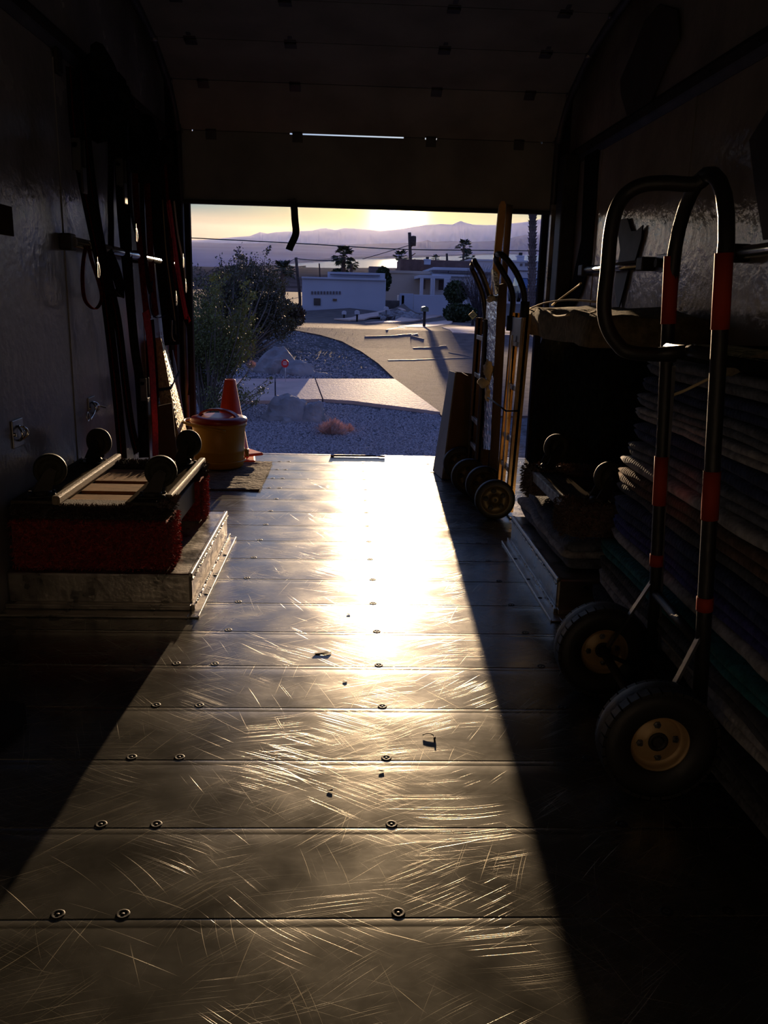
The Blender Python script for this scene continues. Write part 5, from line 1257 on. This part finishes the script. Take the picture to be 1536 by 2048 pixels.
shrub('creosote_bush', 'low branching creosote sprig leaning over the pavement behind the cone', gp(455, 842), [bl(440, 790, 40, 32, 10.6, .3), bl(505, 775, 38, 26, 10.6, .3), bl(540, 765, 14, 12, 10.6, .15)], 1500, .015, m_leafg, 20, .008, 8)
y = 17.5
shrub('mesquite_tree', 'wide dark mesquite tree on the left with feathery branch tips against the hills', gp(470, 728), [bl(450, 560, 60, 45, y, 1.6), bl(520, 575, 52, 45, y, 1.6), bl(475, 520, 34, 26, y, 1), bl(525, 525, 24, 30, y, .6), bl(410, 590, 40, 45, y, 1.5), bl(565, 605, 36, 36, y, 1.2), bl(540, 640, 52, 30, y, 1.2), bl(470, 630, 70, 40, y, 1.5), bl(450, 660, 60, 30, y, 1.2), bl(560, 560, 26, 30, y, .8), bl(575, 640, 30, 26, y, .8)], 32000, .026, m_leafd, 190, .022, 5, cat='tree', twigs=6)
def round_bush(name, label, px, pyb, w, h, y, n, ls, m, seed, cat='bush', group='garden plants below the street'):
    rr = random.Random(seed); c = at(px, pyb, y=y); k = y/F; t = thing(name, label, cat, c, group); lf = B(); st = B()
    for _ in range(n):
        d = Vector((rr.gauss(0, 1), rr.gauss(0, 1), rr.gauss(0, 1))).normalized(); d *= rr.uniform(.55, 1)*(1+.18*noise.noise(d*3+Vector((seed, 0, 0))))
        leaf(lf, c+Vector((d.x*w*k/2, d.y*w*k/2, h*k*.52+d.z*h*k/2)), ls*rr.uniform(.6, 1.3), rr)
    for _ in range(12): a = rr.uniform(0, 6.28); st.tube([Vector((c.x, c.y, min(c.z, gz(c.x, c.y))-.3)), c+Vector((math.cos(a)*w*k*.35, math.sin(a)*w*k*.35, h*k*rr.uniform(.4, .9)))], [.05, .015], 4)
    place(t, tag(st.build('stems', m_twig), kind='stuff'), tag(lf.build('foliage', m), kind='stuff')); return t
round_bush('round_bush', 'round dark green clipped bush beside the porch', 911, 609, 46, 44, 50, 3000, .10, m_bush, 2)
round_bush('low_bush', 'low dark bush spreading at the street corner behind the yellow sign', 918, 646, 68, 36, 42, 2600, .09, m_bush, 4)
round_bush('round_bush', 'small dark bush at the left foot of the tan bank', 738, 614, 24, 18, 55, 700, .10, m_bush, 6)
round_bush('low_bush', 'brownish low bush in front of the mesquite at the street edge', 572, 662, 76, 58, 24, 3600, .05, leafmat('brown_bush_leaf', (.10, .075, .045)), 12)
round_bush('low_bush', 'dark shrub row on the roof line left of the tall palm', 680, 556, 34, 16, 90, 500, .22, m_bush, 14)
t = round_bush('small_tree', 'small dark round-crowned tree between the long white house and the cream house', 766, 586, 30, 48, 57, 2200, .11, m_bush, 7, 'tree')
place(t, B().tube([at(765, 600, y=57), at(766, 575, y=57)], .07, 7).build('trunk', m_trunk))
# bare twiggy shrub
rr = random.Random(21); c = at(958, 640, y=44); t = thing('bare_shrub', 'tall bare twiggy shrub with many upright branches left of the foil-wrapped post', 'shrub', c, 'garden plants below the street'); b = B()
for _ in range(110):
    a = rr.uniform(0, 6.28); r_ = rr.random()**.6; e = c+Vector((math.cos(a)*r_*1.15, math.sin(a)*r_*.9, rr.uniform(1.5, 2.75)-r_*.4)); mid = c.lerp(e, .5)+Vector((rr.uniform(-.1, .1), 0, .1)); b.tube([c+Vector((rr.uniform(-.15, .15), 0, -.3)), mid, e], [.025, .016, .006], 3, cap=False)
    for _k in range(3): p = mid.lerp(e, rr.random()); b.tube([p, p+Vector((rr.uniform(-.35, .35), rr.uniform(-.3, .3), rr.uniform(.2, .6)))], [.01, .004], 3, cap=False)
place(t, tag(b.build('branches', mat('bare_twig', (.10, .08, .09), .9, var=.3)), kind='stuff'))
# palms
def palm(label, px, top, bot_, y, tr, fl_, nf=22, seed=1, skirt=True, trunk_m=None, lean=0):
    rr = random.Random(seed); tp = at(px, top, y=y); bt = at(px+lean, bot_, y=y); bt.z = min(bt.z, tp.z-.5, gz(bt.x, y)); t = thing('palm_tree', label, 'palm tree', bt, 'fan palms')
    H_ = tp.z-bt.z; P = []; rs = []; n = max(10, int(H_/.12))
    for i in range(n+1): P.append(bt.lerp(tp, i/n)); rs.append(tr*(1.0-.22*i/n)*(1.12 if i % 2 else .95))
    tb = B().tube(P, rs, 10)
    if tr > .15:
        for i in range(n):
            for k in range(9):
                a = 2*PI*(k+.5*(i % 2))/9+rr.uniform(-.15, .15); p = P[i]+Vector((math.cos(a), math.sin(a), 0))*rs[i]*.92; q = p+Vector((math.cos(a)*.07, math.sin(a)*.07, .13)); s_ = Vector((-math.sin(a), math.cos(a), 0))*.045
                tb.add([p-s_, p+s_, q, p+Vector((0, 0, .09))], [(0, 1, 2), (0, 2, 3), (1, 3, 2)])
    place(t, tb.build('trunk', trunk_m or m_trunk))
    nf = int(nf*1.4)
    for f in range(nf):
        a = 2*PI*f/nf*2.4+rr.uniform(-.3, .3); el = rr.uniform(-.7, 1.25); d = Vector((math.cos(a)*math.cos(el), math.sin(a)*math.cos(el), math.sin(el))); L1 = fl_*rr.uniform(.42, .55); c = tp+d*L1
        b = B().tube([tp, tp.lerp(c, .6)+Vector((0, 0, .03)), c], fl_*.012, 3, cap=False)
        s_ = d.cross(Vector((0, 0, 1))); s_ = s_.normalized() if s_.length > .1 else Vector((1, 0, 0)); 
        for k in range(9):
            th = (k-4)*.30; e = (d*math.cos(th)+s_*math.sin(th)); tip = c+e*fl_*.5*rr.uniform(.85, 1.1)*(1-.05*abs(k-4))-Vector((0, 0, fl_*.14)); q = e.cross(Vector((0, .3, 1))).normalized()*fl_*.062
            m_ = c+e*fl_*.25; b.add([c, m_-q, tip, m_+q], [(0, 1, 2, 3)])
        place(t, b.build('frond', m_palm))
    return t
palm('tall palm trunk with rough leaf bases close to the right jamb, crown hidden', 1066.5, 330, 640, 38, .165, 2.2, 24, 1, lean=-3)
palm('dark fan palm behind the long white house, left of the sun glare', 687, 513, 552, 85, .26, 1.35, 26, 2)
palm('smaller fan palm leaning at the right of the dark fan palm', 703, 528, 550, 84, .15, .85, 18, 3)
palm('fan palm with drooping skirt between mesquite and leaning pole', 565.5, 541, 585, 62, .16, 1.0, 26, 4)
palm('fan palm standing alone above the brown roof right of the pole', 927.5, 494, 530, 90, .13, 1.05, 24, 5)
palm('short fan palm tucked under the lone palm at the roof edge', 934, 516, 528, 88, .15, .95, 18, 6)
palm('short palm in the sun glare left of the transformer pole', 801, 516, 545, 92, .2, 1.1, 20, 7)
palm('tiny distant palm between chimney and short far pole', 871, 518, 526, 120, .12, .8, 14, 8)
# parked car seen between the hand truck grips
cy_ = 52.; c = at(1042, 604, y=cy_); t = thing('parked_car', 'dark blue parked car seen between the hand truck grips', 'car', c)
def car():
    L_, k = 4.2, 1; M = MX((c.x+.3, cy_, c.z))
    def cs(x, pts): return [M @ Vector((p[0], x, p[1])) for p in pts]
    body = B(); secs = [(-2.1, .62, .55), (-1.95, .75, .80), (-.9, .80, .92), (1.2, .80, .92), (1.95, .76, .85), (2.1, .66, .55)]; vs = []; fs = []
    for (x, hw, h) in secs: vs += [M @ Vector((-hw, x, .22)), M @ Vector((-hw-.03, x, .5)), M @ Vector((-hw+.04, x, h)), M @ Vector((hw-.04, x, h)), M @ Vector((hw+.03, x, .5)), M @ Vector((hw, x, .22))]
    for i in range(5):
        for j in range(6): fs.append((i*6+j, i*6+(j+1) % 6, i*6+6+(j+1) % 6, i*6+6+j))
    fs += [tuple(range(5, -1, -1)), tuple(30+j for j in range(6))]
    place(t, body.add(vs, fs).build('body', mat('blue_car_paint', (.01, .015, .05), .25, .3)))
    secs = [(-1.0, .70, .90), (-.35, .60, 1.38), (.9, .60, 1.40), (1.7, .68, .92)]; vs = []; fs = []
    for (x, hw, h) in secs: vs += [M @ Vector((-.74, x, .86)), M @ Vector((-hw, x, h)), M @ Vector((hw, x, h)), M @ Vector((.74, x, .86))]
    for i in range(3):
        for j in range(3): fs.append((i*4+j, i*4+j+1, i*4+5+j, i*4+4+j))
    place(t, B().add(vs, fs).build('cabin_glass', mat('car_glass', (.05, .09, .2), .05, spec=1)))
    place(t, B().box((c.x+.3-.6, cy_-.4, c.z+1.37), (c.x+.3+.6, cy_+.95, c.z+1.42), bev=.02).build('roof', m_wh))
    for sx in (-.72, .72):
        for sy in (-1.3, 1.3): place(t, B().lathe([(.0001, -.1), (.2, -.1), (.31, -.09), (.32, 0), (.31, .09), (.2, .1), (.0001, .1)], M @ MX((sx, sy, .32), 0, PI/2), 18).build('wheel', m_rub))
    for sx in (-.6, .6): place(t, B().box((c.x+.3+sx-.12, cy_-2.13, c.z+.6), (c.x+.3+sx+.12, cy_-2.05, c.z+.72), bev=.01).build('headlight', m_wh))
car()

# ---- evening haze over the valley
hz = bpy.data.materials.new('evening_haze'); hz.use_nodes = True; ht = hz.node_tree; ht.nodes.clear()
hv = ht.nodes.new('ShaderNodeVolumePrincipled'); hv.inputs['Density'].default_value = 2.2e-5; hv.inputs['Anisotropy'].default_value = .7; hv.inputs['Color'].default_value = (.93, .93, 1, 1)
ho = ht.nodes.new('ShaderNodeOutputMaterial'); ht.links.new(hv.outputs[0], ho.inputs['Volume'])
hb = [(-2600, 400, -200), (3200, 400, -200), (3200, 5200, -200), (-2600, 5200, -200), (-2600, 400, 60), (3200, 400, 60), (3200, 5200, 370), (-2600, 5200, 370)]
o = struct('haze', B().add(hb, [(0, 3, 2, 1), (4, 5, 6, 7), (0, 1, 5, 4), (1, 2, 6, 5), (2, 3, 7, 6), (3, 0, 4, 7)]), hz); o['kind'] = 'stuff'; tag(o, 'thin evening haze lying over the lake and the mountains', 'haze')
